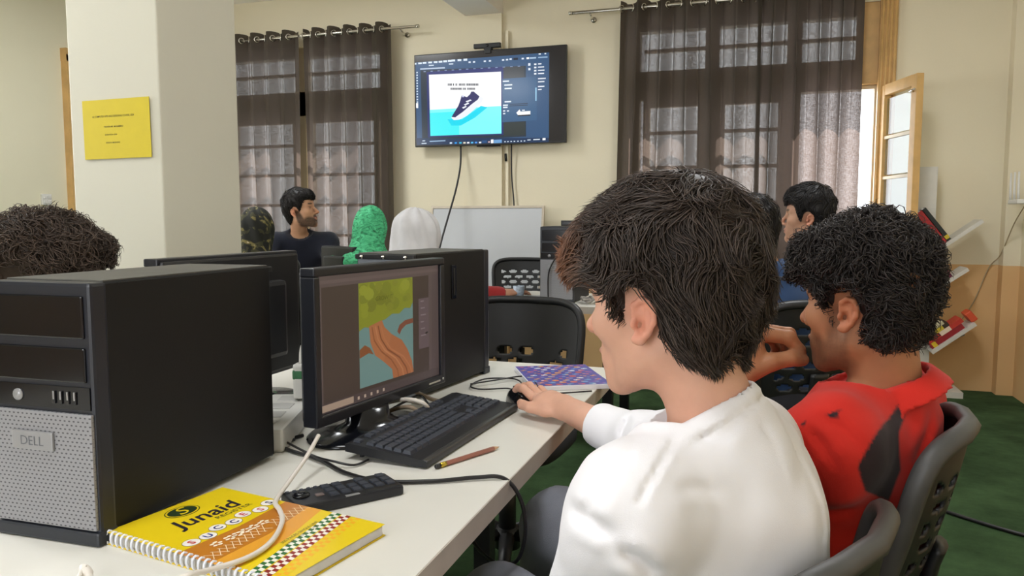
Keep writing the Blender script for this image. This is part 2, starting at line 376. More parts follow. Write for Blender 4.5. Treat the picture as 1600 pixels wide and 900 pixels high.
_ml = _N.new('ShaderNodeMath'); _ml.operation = 'MULTIPLY'; _L.new(_pw.outputs[0], _ml.inputs[0]); _L.new(_mr.outputs[0], _ml.inputs[1]); _L.new(_ml.outputs[0], _x2.inputs[0]); _L.new(_x1.outputs[0], _x2.inputs[1]); _L.new(_tp.outputs[0], _x2.inputs[2])
_L.new(_x2.outputs[0], _N['Material Output'].inputs[0])

CY = 5.86
def curtain(x0, x1, zt, zb, label, period=0.16, amp=0.042, seed=0, flare=0.0):
    rnd = random.Random(seed); c = empty('curtain', ((x0+x1)/2, CY, 0)); tag(c, label, 'curtain', 'eyelet curtains at the two windows')
    nx, nz = int((x1-x0)/0.011), 44; n_w = (x1-x0)/period
    ph = [rnd.uniform(-0.5, 0.5) for _ in range(6)]
    vs = []
    for j in range(nz+1):
        q = j/nz; z = zt+(zb-zt)*q
        for i in range(nx+1):
            s = i/nx
            w = 2*PI*(n_w*s + 0.12*math.sin(3*s*PI+ph[0])*q + 0.10*q*math.sin(7*s+ph[1]))
            a = amp*(1-0.25*q+0.35*q*math.sin(5*s+ph[2]))
            y = a*math.sin(w)+0.25*a*math.sin(2*w+ph[3]+2*q)
            x = x0+(x1-x0)*s + 0.010*math.sin(2*w+ph[4]) + flare*q*(0.5-s)*2*-1
            zz = z+(0.014*math.cos(w) if j == 0 else 0)
            vs.append((x-(x0+x1)/2, y, zz))
    fs = [(j*(nx+1)+i, j*(nx+1)+i+1, (j+1)*(nx+1)+i+1, (j+1)*(nx+1)+i) for j in range(nz) for i in range(nx)]
    MB().add(vs, fs, True).build('cloth', M_CURT, c)
    k = 0
    while True:   # eyelet rings where the cloth crosses the rod
        s = (k+0.5)/(2*n_w)*1.0
        if s > 1: break
        ring = [(0.004*0, 0.024*math.cos(a), 0.024*math.sin(a)) for a in [2*PI*t/14 for t in range(14)]]
        MB().tube(ring, 0.006, 6, closed=True).build('eyelet', M_CHROME, c, loc=(x0+(x1-x0)*((k)/(2*n_w))-(x0+x1)/2 if k else -(x1-x0)/2+0.01, 0, zt-0.045), rz=R(35 if k % 2 else -35))
        k += 1
    return c
ZR = 2.755
curtain(-4.86, -3.80, ZR+0.045, 0.22, 'brown eyelet curtain next to the pillar, far left window', seed=1)
curtain(-3.76, -2.93, ZR+0.045, 0.22, 'brown eyelet curtain behind the bearded man in navy', seed=2, period=0.15)
curtain(-1.03, -0.02, ZR+0.045, 0.22, 'brown eyelet curtain nearer the television at the right window', seed=3, period=0.175, flare=0.03)
curtain(-0.05, 0.635, ZR+0.045, 0.22, 'brown eyelet curtain beside the open casement leaf', seed=5, period=0.15)
def rod(x0, x1, label):
    r = empty('curtain_rod', ((x0+x1)/2, CY, ZR)); tag(r, label, 'curtain rod'); h = (x1-x0)/2
    MB().cyl((-h, 0, 0), (h, 0, 0), 0.0125, n=14).build('pole', M_CHROME, r)
    for s in (-1, 1):
        MB().cyl((s*h, 0, 0), (s*(h+0.025), 0, 0), 0.0145, n=14).build('finial', M_CHROME, r)
        _m = MB(); _m.tube([(s*(h-0.14), 0.0, -0.018), (s*(h-0.14), 0.06, -0.03), (s*(h-0.14), 0.135, -0.03)], 0.007, 8); _m.cyl((s*(h-0.14), 0.125, -0.03), (s*(h-0.14), 0.138, -0.03), 0.022, n=14); _m.build('bracket', M_CHROME, r)
    return r
rod(-5.0, -2.70, 'steel curtain rod over the left window')
rod(-1.40, 0.78, 'steel curtain rod over the right window')

# ------------------------------------------------------------------ television
M_SCREEN = bpy.data.materials.new('lit_screen_print'); M_SCREEN.use_nodes = True
_N = M_SCREEN.node_tree.nodes; _L = M_SCREEN.node_tree.links; _b = _N['Principled BSDF']
_at = _N.new('ShaderNodeAttribute'); _at.attribute_name = 'Col'; _b.inputs['Base Color'].default_value = (0.01, 0.01, 0.012, 1); _b.inputs['Roughness'].default_value = 0.18
_L.new(_at.outputs['Color'], _b.inputs['Emission Color']); _b.inputs['Emission Strength'].default_value = 0.95
M_SCREEN2 = M_SCREEN.copy(); M_SCREEN2.name = 'lit_monitor_print'
M_SCREEN2.node_tree.nodes['Principled BSDF'].inputs['Emission Strength'].default_value = 0.50
M_SCREEN2.node_tree.nodes['Principled BSDF'].inputs['Roughness'].default_value = 0.35
M_PRINT = mat('printed_paper', (255, 255, 255), 0.35, var=0.02, attr='Col')

TVW, TVH = 1.285, 0.745
tv = empty('television', (-2.09, 5.90, 2.16)); tag(tv, 'large flat wall television showing a sports shoe design', 'television')
_m = MB(); _m.box((0, 0.0, 0), (TVW, 0.03, TVH), bev=0.004); _m.box((0, 0.03, -0.05), (TVW*0.7, 0.04, TVH*0.6), bev=0.01); _m.build('casing', M_BLK, tv)
MB().box((0, -0.004, -TVH/2-0.006), (0.20, 0.02, 0.016), bev=0.003).build('sensor_strip', M_BLKG, tv)
_p = Print()
def TU(x): return (x-128)/953.0*TVW-TVW/2
def TP(x, y):       # reading of the picture on the screen, x and y in units of the enlarged crop
    t = (x-128)/953.0; yt = 195+(127-195)*t; yb = 778+(750-778)*t
    return (TU(x), TVH/2-(y-yt)/(yb-yt)*TVH)
def tq(x0, y0, x1, y1, col, lay): _p.poly([TP(x0, y0+0), TP(x0, y1), TP(x1, y1-(x1-x0)*0.05), TP(x1, y0-(x1-x0)*0.05)], col, lay)
_p.rect(-TVW/2+0.008, -TVH/2+0.012, TVW/2-0.008, TVH/2-0.008, (30, 27, 26), 0)
_p.poly([TP(136, 215+26), TP(140, 765), TP(978, 722), TP(978, 178)], (52, 84, 122), 1)
_p.poly([TP(170, 290), TP(176, 740), TP(840, 712), TP(838, 262)], (40, 52, 66), 2)
_p.poly([TP(136, 720), TP(140, 765), TP(978, 748), TP(978, 720)], (28, 52, 86), 3)
_p.poly([TP(210, 300), TP(215, 716), TP(705, 700), TP(700, 268)], (40, 48, 110), 3)
_p.poly([TP(225, 318), TP(231, 706), TP(688, 692), TP(686, 298)], (252, 254, 255), 4)
_p.poly([TP(228, 540), TP(231, 706), TP(688, 692), TP(687, 516)], (128, 250, 250), 5)
_p.poly([TP(229, 560), TP(231, 706), TP(420, 700), TP(420, 550)], (70, 240, 245), 6)
_p.poly([TP(345, 600), TP(370, 640), TP(430, 640), TP(520, 590), TP(600, 525), TP(560, 515), TP(440, 600)], (0, 216, 240), 7)
_p.poly([TP(x, y) for x, y in ((368, 588), (385, 606), (420, 603), (470, 578), (520, 535), (566, 490), (574, 466), (560, 455), (500, 500), (430, 560))], (238, 240, 250), 8)
_p.poly([TP(x, y) for x, y in ((372, 585), (380, 570), (415, 515), (425, 490), (437, 450), (452, 452), (470, 460), (492, 440), (498, 425), (514, 424), (551, 455), (540, 475), (500, 505), (445, 552), (395, 588))], (44, 42, 96), 9)
for k in range(3):
    x, y = 470+k*-12, 478+k*20
    _p.poly([TP(x-8, y+8), TP(x+22-k*2, y-4), TP(x+32-k*4, y+2), TP(x+2, y+15)], (236, 238, 248), 10)
_p.disc(*TP(446, 455), 0.010, 0.007, (200, 205, 235), 10)
# caption lines over the shoe, too small to read
def scribble(x0, x1, y, h, col, seed, lay=10, gap=0.25):
    r = random.Random(seed); x = x0
    while x < x1:
        w = r.uniform(5, 9)
        if r.random() > gap: _p.poly([TP(x, y-h/2), TP(x, y+h/2), TP(min(x+w-2, x1), y+h/2-0.3), TP(min(x+w-2, x1), y-h/2-0.3)], col, lay)
        x += w
scribble(348, 545, 380, 14, (52, 52, 66), 1, gap=0.05); scribble(366, 524, 407, 13, (52, 52, 66), 2, gap=0.05)
# tool icons, menu, panels
for k, x in enumerate((133, 155, 185, 222, 258, 290, 320, 350, 372, 412, 450)): tq(x, 244-k*2.4-(x-133)*0.01, x+(10 if k < 1 else 24), 254-k*2.4, (215, 228, 240), 6)
for k in range(14): tq(142, 300+k*17, 152, 309+k*17, (205, 220, 235), 6)
tq(138, 498, 152, 528, (250, 252, 255), 7)
tq(168, 278, 330, 286, (190, 205, 225), 6); tq(225, 256, 258, 263, (200, 215, 230), 6); tq(356, 247, 384, 254, (200, 215, 230), 6)
for k in range(14): tq(190+k*46, 296-k*2.6, 205+k*46, 301-k*2.6, (130, 150, 185), 6)
for x, y in ((482, 240), (510, 238), (578, 234), (610, 232), (692, 226), (716, 224), (738, 221), (812, 218)): tq(x, y-6, x+14, y+4, (220, 230, 242), 6)
tq(762, 212, 790, 226, (14, 20, 40), 6); tq(842, 208, 858, 220, (250, 252, 255), 6); tq(862, 208, 900, 218, (170, 195, 220), 6); tq(912, 206, 968, 214, (150, 180, 210), 6)
tq(915, 184, 928, 192, (230, 238, 245), 6); tq(950, 182, 960, 190, (230, 238, 245), 6)
for k in range(4): tq(888, 248+k*20, 902, 258+k*20, (235, 240, 248), 6)
for y, w in ((250, 20), (270, 36), (291, 38), (311, 36), (343, 46), (363, 38), (393, 38), (412, 22)): tq(912, y-3, 912+w, y+4, (235, 240, 248), 6)
tq(852, 246, 866, 262, (225, 232, 244), 6); tq(853, 276, 866, 290, (225, 232, 244), 6)
_p.poly([TP(700, 268), TP(700, 342), TP(828, 334), TP(826, 262)], (58, 62, 68), 5)
_p.poly([TP(694, 344), TP(694, 620), TP(905, 608), TP(903, 330)], (56, 92, 130), 6)
_p.poly([TP(700, 622), TP(700, 708), TP(836, 702), TP(834, 618)], (48, 56, 56), 6)
for x0, x1, y in ((697, 735, 360), (706, 755, 384), (708, 752, 406), (708, 748, 490), (698, 728, 512), (698, 726, 526), (698, 712, 548), (698, 712, 565), (722, 735, 548)): tq(x0, y-4, x1, y+4, (225, 234, 244), 8)
for y in (506, 516): tq(735, y-2, 850, y+2, (24, 36, 56), 8)
tq(895, 400, 904, 485, (140, 185, 215), 8)
_p.poly([TP(x, y) for x, y in ((780, 560), (800, 538), (806, 552), (866, 548), (866, 572), (810, 580), (790, 574))], (250, 250, 250), 8)
tq(790, 574, 866, 582, (20, 22, 30), 9); tq(815, 541, 832, 547, (240, 245, 250), 9)
for k, x in enumerate((358, 390, 420, 446, 470, 495, 520, 546)): tq(x, 747-k*0.4, x+15, 757-k*0.4, ((205, 225, 245), (40, 150, 235), (60, 190, 225), (235, 225, 200), (240, 240, 245), (90, 190, 240), (80, 150, 235), (235, 240, 245))[k], 7)
tq(566, 736, 596, 752, (40, 80, 130), 7); tq(604, 742, 616, 750, (230, 190, 190), 7); tq(622, 730, 638, 754, (252, 252, 255), 7); tq(640, 732, 690, 754, (110, 160, 210), 7)
for x in (706, 724, 744, 764, 786, 806, 826): tq(x, 742-(x-700)*0.04, x+9, 748-(x-700)*0.04, (215, 228, 240), 7)
tq(848, 731, 868, 737, (215, 228, 240), 7); tq(884, 729, 924, 735, (225, 235, 245), 7); tq(940, 722, 958, 736, (250, 252, 255), 7)
tq(178, 735, 196, 741, (200, 215, 230), 7); tq(226, 738, 330, 745, (150, 180, 210), 7); tq(172, 752, 205, 758, (200, 215, 230), 7)
_scr = _p.build('screen', M_SCREEN, tv); _scr.location = (0, -0.0155, 0); _scr.rotation_euler = (PI/2, 0, 0)
cambar = empty('camera_bar', (-2.09, 5.895, 2.16+TVH/2)); tag(cambar, 'small black conference camera bar on top of the television', 'camera')
MB().box((-0.005, -0.01, 0.032), (0.225, 0.035, 0.036), bev=0.006).build('housing', M_BLK, cambar)
_m = MB(); _m.box((0, 0.0, 0.008), (0.06, 0.05, 0.014)); _m.box((0, -0.022, -0.012), (0.05, 0.006, 0.03)); _m.build('clip', M_BLK, cambar)
MB().cyl((0, -0.026, 0.032), (0, -0.031, 0.032), 0.011, n=16).build('lens', M_BLKG, cambar)
M_CABLE = mat('black_cable', (26, 24, 26), 0.4, var=0.05)
M_CABLEW = mat('white_cable', (222, 214, 204), 0.45, var=0.04)
tag(MB().tube(spline([(-2.34, 5.92, 1.80), (-2.33, 5.88, 1.62), (-2.34, 5.80, 1.42), (-2.36, 5.68, 1.20), (-2.38, 5.58, 1.0), (-2.40, 5.52, 0.80), (-2.40, 5.50, 0.4), (-2.42, 5.45, 0.01)], 6), 0.008, 8).build('television_cable', M_CABLE),
    'black cable hanging from the television past the whiteboard', 'cable')
tag(MB().tube(spline([(-1.915, 5.95, 1.80), (-1.92, 5.97, 1.55), (-1.90, 5.97, 1.3), (-1.915, 5.97, 1.1)], 6), 0.006, 8).build('power_cable', M_CABLE),
    'thin dark power cable running down beside the trunking', 'cable')
tag(MB().tube([(-1.97, 5.965, 1.72), (-1.965, 5.962, 1.66)], 0.010, 8).build('cable_plug', M_BLK), 'tiny black plug hanging under the television', 'plug')

# ------------------------------------------------------------------ whiteboard leaning on the back wall
wb = empty('whiteboard', (-2.10, 5.74, 0.42)); tag(wb, 'grey-white board in a slim frame leaning on the back wall', 'whiteboard'); wb.rotation_euler = (R(-9), 0, 0)
M_WB = mat('whiteboard_enamel', (196, 198, 202), 0.3, var=0.03, vscale=3)
M_ALU = mat('board_frame', (190, 178, 160), 0.4, 0.3, var=0.05)
MB().box((0, 0, 0.44), (0.94, 0.012, 0.86)).build('board', M_WB, wb)
for s in (-1, 1): MB().box((s*0.475, -0.002, 0.44), (0.018, 0.022, 0.90)).build('frame_rail', M_ALU, wb)
for z in (0.0, 0.88): MB().box((0, -0.002, z), (0.932, 0.022, 0.018)).build('frame_rail', M_ALU, wb)

# ------------------------------------------------------------------ notice on the pillar, socket, router
nt_ = empty('notice_sheet', (-2.178, 2.2, 1.505)); tag(nt_, 'yellow landscape notice taped to the pillar', 'notice')
nt_.rotation_euler = (PI/2, R(-0.6), 0)
MB().box((0, 0, 0.0006), (0.297, 0.208, 0.0012)).build('paper', mat('yellow_paper', (210, 188, 30), 0.6, var=0.03), nt_)
_c = (58, 52, 14)
for _tx, _x, _y, _s, _w in (('AI, COMPUTER APPS AND DESIGNING COURSE, 2024', -0.105, 0.042, 0.0098, 0.80), ('TRAINER: MR. MUHAMMAD', -0.055, 0.006, 0.0078, 0.9),
                            ('DURATION: 2024', -0.052, -0.022, 0.0078, 0.9), ('SESSION: MORNING', -0.049, -0.050, 0.0078, 0.9)):
    _p = Print(); _p.text(_tx, _x, _y, _s, _c, 1, sx=_w, bold=0.0001); _p.build('text_line', M_PRINT, nt_).location = (0, 0, 0.0013)
so = empty('wall_socket', (XL+0.0, 4.62, 1.345)); tag(so, 'white switch and socket plate on the left wall', 'socket')
MB().box((0.009, 0, 0), (0.018, 0.085, 0.085), bev=0.004).build('plate', M_WHITE, so)
for dy, dz in ((-0.018, 0.018), (0.018, 0.018), (-0.018, -0.018), (0.018, -0.018)): MB().box((0.021, dy, dz), (0.006, 0.024, 0.024), bev=0.002).build('rocker', M_WHITE, so)
ro = empty('router', (1.60, 5.62, 1.30)); tag(ro, 'white wireless router with antennas on the right wall', 'router')
MB().box((-0.01, 0, 0), (0.14, 0.20, 0.028), bev=0.006).build('body', M_WHITE, ro)
for dy in (-0.08, 0.0, 0.08): MB().tube([(-0.07, dy, 0.014), (-0.072, dy, 0.06), (-0.074, dy, 0.185)], [0.008, 0.0075, 0.006], 8).build('antenna', M_WHITE, ro)
tag(MB().tube(spline([(1.60, 5.64, 1.286), (1.585, 5.80, 1.16), (1.553, 5.94, 0.95), (1.50, 5.985, 0.86), (1.42, 5.99, 0.62), (1.33, 5.985, 0.46)], 6), 0.004, 6).build('router_cable', mat('grey_cable', (176, 160, 126), 0.5)),
    'thin pale cable dropping from the router along the wall', 'cable')
ws = empty('power_outlet', (1.33, 5.985, 0.40)); tag(ws, 'small grey outlet box with plug on the ochre wall', 'socket')
MB().box((-0.20, 0.003, 0.0), (0.11, 0.024, 0.08), bev=0.004).build('plate', M_WHITE, ws)
MB().box((0.0, -0.012, 0.0), (0.07, 0.045, 0.05), rz=0, bev=0.006, mtx=Matrix.Rotation(R(-25), 4, 'Y')).build('plug', mat('grey_plug', (150, 146, 138), 0.5), ws)
tag(MB().tube(spline([(0.60, 3.55, 0.008), (0.95, 3.25, 0.008), (1.30, 3.12, 0.008), (1.63, 2.93, 0.008)], 8), 0.008, 8).build('floor_cable', M_CABLE), 'black cable lying across the green carpet at right', 'cable')

# ------------------------------------------------------------------ ceiling lamps (above and behind the frame)
M_DIFF = mat('lamp_diffuser', (250, 250, 250), 0.5, emit=3.0)
def ceiling_lamp(x, y, power, where):
    l = empty('ceiling_light', (x, y, ZC)); tag(l, 'square white LED panel on the ceiling '+where, 'ceiling light', 'LED panels on the ceiling')
    MB().box((0, 0, -0.02), (0.62, 0.62, 0.04), bev=0.004).build('housing', M_WHITE, l)
    MB().box((0, 0, -0.041), (0.56, 0.56, 0.002)).build('diffuser', M_DIFF, l)
    d = bpy.data.lights.new('panel_light', 'AREA'); d.size = 0.56; d.energy = power; d.color = (0.95, 0.98, 1.0)
    o = bpy.data.objects.new('panel_light', d); COL.objects.link(o); o.parent = l; o.location = (0, 0, -0.05)
for _x, _y, _w in ((-0.8, 0.4, 'over the front desk'), (-3.4, 1.2, 'left of the pillar'), (-3.4, 4.2, 'near the left window'), (0.2, 3.4, 'near the right window')): ceiling_lamp(_x, _y, 22 if _y < 2 else 30, _w)
# ------------------------------------------------------------------ desks
M_DESK = mat('white_laminate', (226, 223, 214), 0.32, var=0.02, vscale=4)
M_EDGE = mat('desk_edge_band', (188, 178, 166), 0.5, var=0.08, vscale=14)
M_DLEG = mat('desk_leg_metal', (40, 40, 44), 0.4, 0.4)
DZ = 0.75
def desk(x0, x1, y0, y1, label, th=0.036):
    d = empty('desk', ((x0+x1)/2, (y0+y1)/2, 0)); tag(d, label, 'desk'); w, l = x1-x0, y1-y0
    MB().box((0, 0, DZ-th/2), (w-0.004, l-0.004, th-0.0006)).build('tabletop', M_DESK, d)
    for s in (-1, 1):
        MB().box((s*(w/2-0.001), 0, DZ-th/2-0.0004), (0.002, l, th-0.001)).build('edge_band', M_EDGE, d)
        MB().box((0, s*(l/2-0.001), DZ-th/2-0.0004), (w-0.004, 0.002, th-0.001)).build('edge_band', M_EDGE, d)
    for sx in (-1, 1):
        for sy in (-1, 1): MB().box((sx*(w/2-0.38 if w > 1 else w/2-0.06), sy*(l/2-0.10), (DZ-th)/2), (0.05, 0.05, DZ-th)).build('leg', M_DLEG, d)
    return d
desk(-1.72, -0.385, -0.15, 2.21, 'long white double desk in the foreground with the monitors')
desk(-3.35, -1.105, 3.80, 4.52, 'white desk at the back on the left, in front of the whiteboard')
desk(-1.10, 0.10, 3.76, 4.48, 'white desk at the back carrying the grey tower')

# ------------------------------------------------------------------ computer towers
M_CASE = mat('tower_black_steel', (19, 19, 20), 0.5, spec=0.3, var=0.1, vscale=6, bump=0.05, bscale=300)
M_CTOP = mat('dusty_tower_top', (78, 76, 70), 0.6, var=0.2, vscale=12)
M_STEEL = mat('galvanised_steel', (150, 156, 166), 0.4, 0.6, var=0.08)
M_BADGE = mat('silver_badge', (150, 150, 152), 0.35, 0.3)
M_USB = mat('usb_metal', (190, 190, 195), 0.3, 0.7)
def grille_mat():
    m = bpy.data.materials.new('perforated_silver'); m.use_nodes = True; N = m.node_tree.nodes; L = m.node_tree.links; b = N['Principled BSDF']
    tc = N.new('ShaderNodeTexCoord'); sp = N.new('ShaderNodeSeparateXYZ'); L.new(tc.outputs['Object'], sp.inputs[0])
    def chain(op, a, bb=None):
        n = N.new('ShaderNodeMath'); n.operation = op
        for i, q in enumerate((a, bb)):
            if q is None: continue
            if isinstance(q, (int, float)): n.inputs[i].default_value = q
            else: L.new(q, n.inputs[i])
        return n.outputs[0]
    row = chain('FLOOR', chain('DIVIDE', sp.outputs['Z'], 0.0055)); odd = chain('MULTIPLY', chain('MODULO', row, 2.0), 0.5)
    fx = chain('SUBTRACT', chain('FRACT', chain('ADD', chain('DIVIDE', sp.outputs['X'], 0.0075), odd)), 0.5)
    fz = chain('SUBTRACT', chain('FRACT', chain('DIVIDE', sp.outputs['Z'], 0.0055)), 0.5)
    d = chain('ADD', chain('MULTIPLY', fx, fx), chain('MULTIPLY', chain('MULTIPLY', fz, fz), 1.6))
    hole = chain('LESS_THAN', d, 0.06)
    mx = N.new('ShaderNodeMix'); mx.data_type = 'RGBA'; L.new(hole, mx.inputs['Factor'])
    mx.inputs['A'].default_value = (*lin((146, 146, 150)), 1); mx.inputs['B'].default_value = (*lin((80, 80, 86)), 1)
    L.new(mx.outputs['Result'], b.inputs['Base Color']); b.inputs['Roughness'].default_value = 0.4; b.inputs['Metallic'].default_value = 0.25
    bp = N.new('ShaderNodeBump'); bp.invert = True; bp.inputs['Strength'].default_value = 0.5; bp.inputs['Distance'].default_value = 0.001
    L.new(hole, bp.inputs['Height']); L.new(bp.outputs[0], b.inputs['Normal'])
    return m
M_GRILLE = grille_mat()
def tower(loc, rz, label, w=0.175, h=0.35, d=0.395, name_text=True, latch=None):
    """front faces local -Y; origin at the middle of the base"""
    t = empty('computer_tower', loc, rz); tag(t, label, 'computer', 'desktop computer towers')
    MB().box((0, 0.012, h/2+0.004), (w-0.004, d-0.024, h-0.008), bev=0.003).build('case', M_CASE, t)
    MB().box((0, 0.012, h+0.0005), (w-0.010, d-0.03, 0.003), bev=0.001).build('top_panel', M_CTOP, t)
    fb = MB().box((0, -d/2+0.014, h/2), (w, 0.028, h), bev=0.005).build('front_bezel', mat('tower_bezel', (30, 33, 42), 0.35, var=0.08), t)
    for z, hh in ((h-0.045, 0.062), (h-0.108, 0.052)):
        MB().box((0, -d/2-0.001, z), (w-0.022, 0.005, hh-0.006), bev=0.002).build('drive_bay', M_BLKG, t)
    MB().box((0, -d/2-0.0005, h-0.152), (w-0.012, 0.003, 0.030)).build('port_panel', M_BLKG, t)
    for k in range(4): 
        u = MB().box((w*0.13+k*0.0115, -d/2-0.0025, h-0.152), (0.0055, 0.003, 0.017), bev=0.001).build('usb_port', M_BLK, t)
        MB().box((w*0.13+k*0.0115+0.001, -d/2-0.0042, h-0.149), (0.002, 0.001, 0.011)).build('contact', M_USB, u)
    MB().cyl((-w*0.22, -d/2-0.001, h-0.152), (-w*0.22, -d/2-0.004, h-0.152), 0.008, n=14).build('power_button', M_BADGE, t)
    MB().box((0, -d/2-0.002, (h-0.172+0.022)/2), (w-0.006, 0.006, h-0.172-0.022), bev=0.002).build('grille', M_GRILLE, t)
    bd = MB().box((-0.012, -d/2-0.0065, h-0.212), (w*0.40, 0.005, 0.026), bev=0.002).build('badge', M_BADGE, t)
    if name_text:
        _p = Print(); _p.text('DELL', 0, -0.006, 0.018, (96, 98, 104), 1, align='CENTER'); o = _p.build('badge_lettering', M_PRINT, bd)
        o.location = (-0.012, -d/2-0.0092, h-0.212); o.rotation_euler = (PI/2, 0, 0)
    MB().box((0, -d/2+0.012, 0.010), (w+0.002, 0.034, 0.020), bev=0.004).build('foot_bar', mat('tower_foot', (34, 38, 46), 0.4), t)
    # rear
    MB().box((0, d/2+0.001, h/2), (w-0.014, 0.004, h-0.01)).build('rear_panel', M_STEEL, t)
    MB().box((0, d/2+0.004, h-0.007), (w-0.006, 0.012, 0.012), bev=0.002).build('rear_lip', M_BLK, t)
    for k in (-1, 0, 1): MB().cyl((k*w*0.36, d/2+0.010, h-0.007), (k*w*0.36, d/2+0.014, h-0.007), 0.0045, n=10).build('screw', M_CHROME, t)
    for z in (0.25, 0.225): MB().box((-w*0.15, d/2+0.004, z), (w*0.5, 0.003, 0.012)).build('vent', M_BLK, t)
    MB().cyl((w*0.18, d/2+0.004, 0.28), (w*0.18, d/2+0.008, 0.28), 0.006, n=10).build('screw', M_CHROME, t)
    for s in ((-1, 1) if latch is not None else ()):     # side panel latch
        _m = MB(); _m.box((s*(w/2-0.0012), latch, h*0.78), (0.003, 0.024, 0.088), bev=0.001); _m.build('latch_recess', M_BLKG, t)
        MB().box((s*(w/2+0.0002), latch, h*0.78), (0.003, 0.007, 0.07), bev=0.001).build('latch', M_BLK, t)
    return t
tower((-0.908, 0.9655, DZ), R(1.0), 'large black computer tower filling the left foreground')
tower((-0.832, 1.858, DZ), R(180-7.5), 'black tower behind the tree-picture monitor, its steel back to the viewer', d=0.375, latch=0.01)
far_tower = tower((-1.0, 4.075, DZ), R(0), 'black and grey tower standing on the far white desk', w=0.18, h=0.40, d=0.40)
_ft = empty('disk_drive', (-0.945, 4.06, DZ+0.402)); tag(_ft, 'flat black device lying on top of the far tower', 'device')
MB().box((0, 0, 0.016), (0.11, 0.20, 0.028), bev=0.003).build('casing', M_BLK, _ft); MB().box((0, -0.101, 0.016), (0.09, 0.003, 0.008)).build('slot', M_BLKG, _ft)

# ------------------------------------------------------------------ monitors
M_MON = mat('monitor_plastic', (27, 29, 36), 0.35, var=0.08)
def monitor(loc, rz, label, w=0.475, h=0.29, zb=0.055, screen=None, tilt=0.0):
    """screen faces local +X; origin on the desk under the panel"""
    t = empty('monitor', loc, rz); tag(t, label, 'monitor', 'flat computer monitors')
    H = zb+h/2; m = Matrix.Rotation(R(tilt), 4, 'Y')
    def add(nm, mb, mt, par=t):
        c = Vector((0, 0, H)); mb.v = [tuple(m @ (Vector(p)-c)+c) for p in mb.v]; return mb.build(nm, mt, par)
    b = 0.016
    add('bezel', MB().box((0, 0, zb+h-b/2), (0.034, w, b), bev=0.003).box((0, 0, zb+b*0.65), (0.034, w, b*1.3), bev=0.003)
        .box((0, -w/2+b/2, H), (0.034, b, h-2*b), bev=0.003).box((0, w/2-b/2, H), (0.034, b, h-2*b), bev=0.003), M_MON)
    add('back_shell', MB().box((-0.012, 0, H), (0.026, w-0.012, h-0.012), bev=0.006).box((-0.036, 0, H-0.01), (0.028, w*0.62, h*0.62), bev=0.012), M_BLK)
    add('screen_glass', MB().box((0.006, 0, H+0.002), (0.004, w-2*b+0.004, h-2*b)), M_BLKG)
    if screen: screen(t, w-2*b, h-2.3*b, H+0.003, 0.0085)
    add('control_strip', MB().box((0.0175, w/2-0.05, zb+0.010), (0.002, 0.05, 0.004)), M_CHROME)
    MB().box((-0.045, 0, 0.09), (0.03, 0.075, 0.15), bev=0.008, mtx=None).build('stand_neck', M_BLKG, t)
    _m = MB(); _m.lathe([(0.0, 0.0), (0.128, 0.0), (0.130, 0.004), (0.122, 0.009), (0.075, 0.014), (0.05, 0.026), (0.045, 0.05), (0.0, 0.05)], 40)
    _m.v = [(x*0.78-0.002, y*1.15-0.05, z) for x, y, z in _m.v]; _m.build('stand_base', M_BLKG, t)
    MB().cyl((0.0178, w/2-0.012, zb+0.012), (0.0186, w/2-0.012, zb+0.012), 0.003, n=8).build('power_light', M_WHITE, t)
    return t
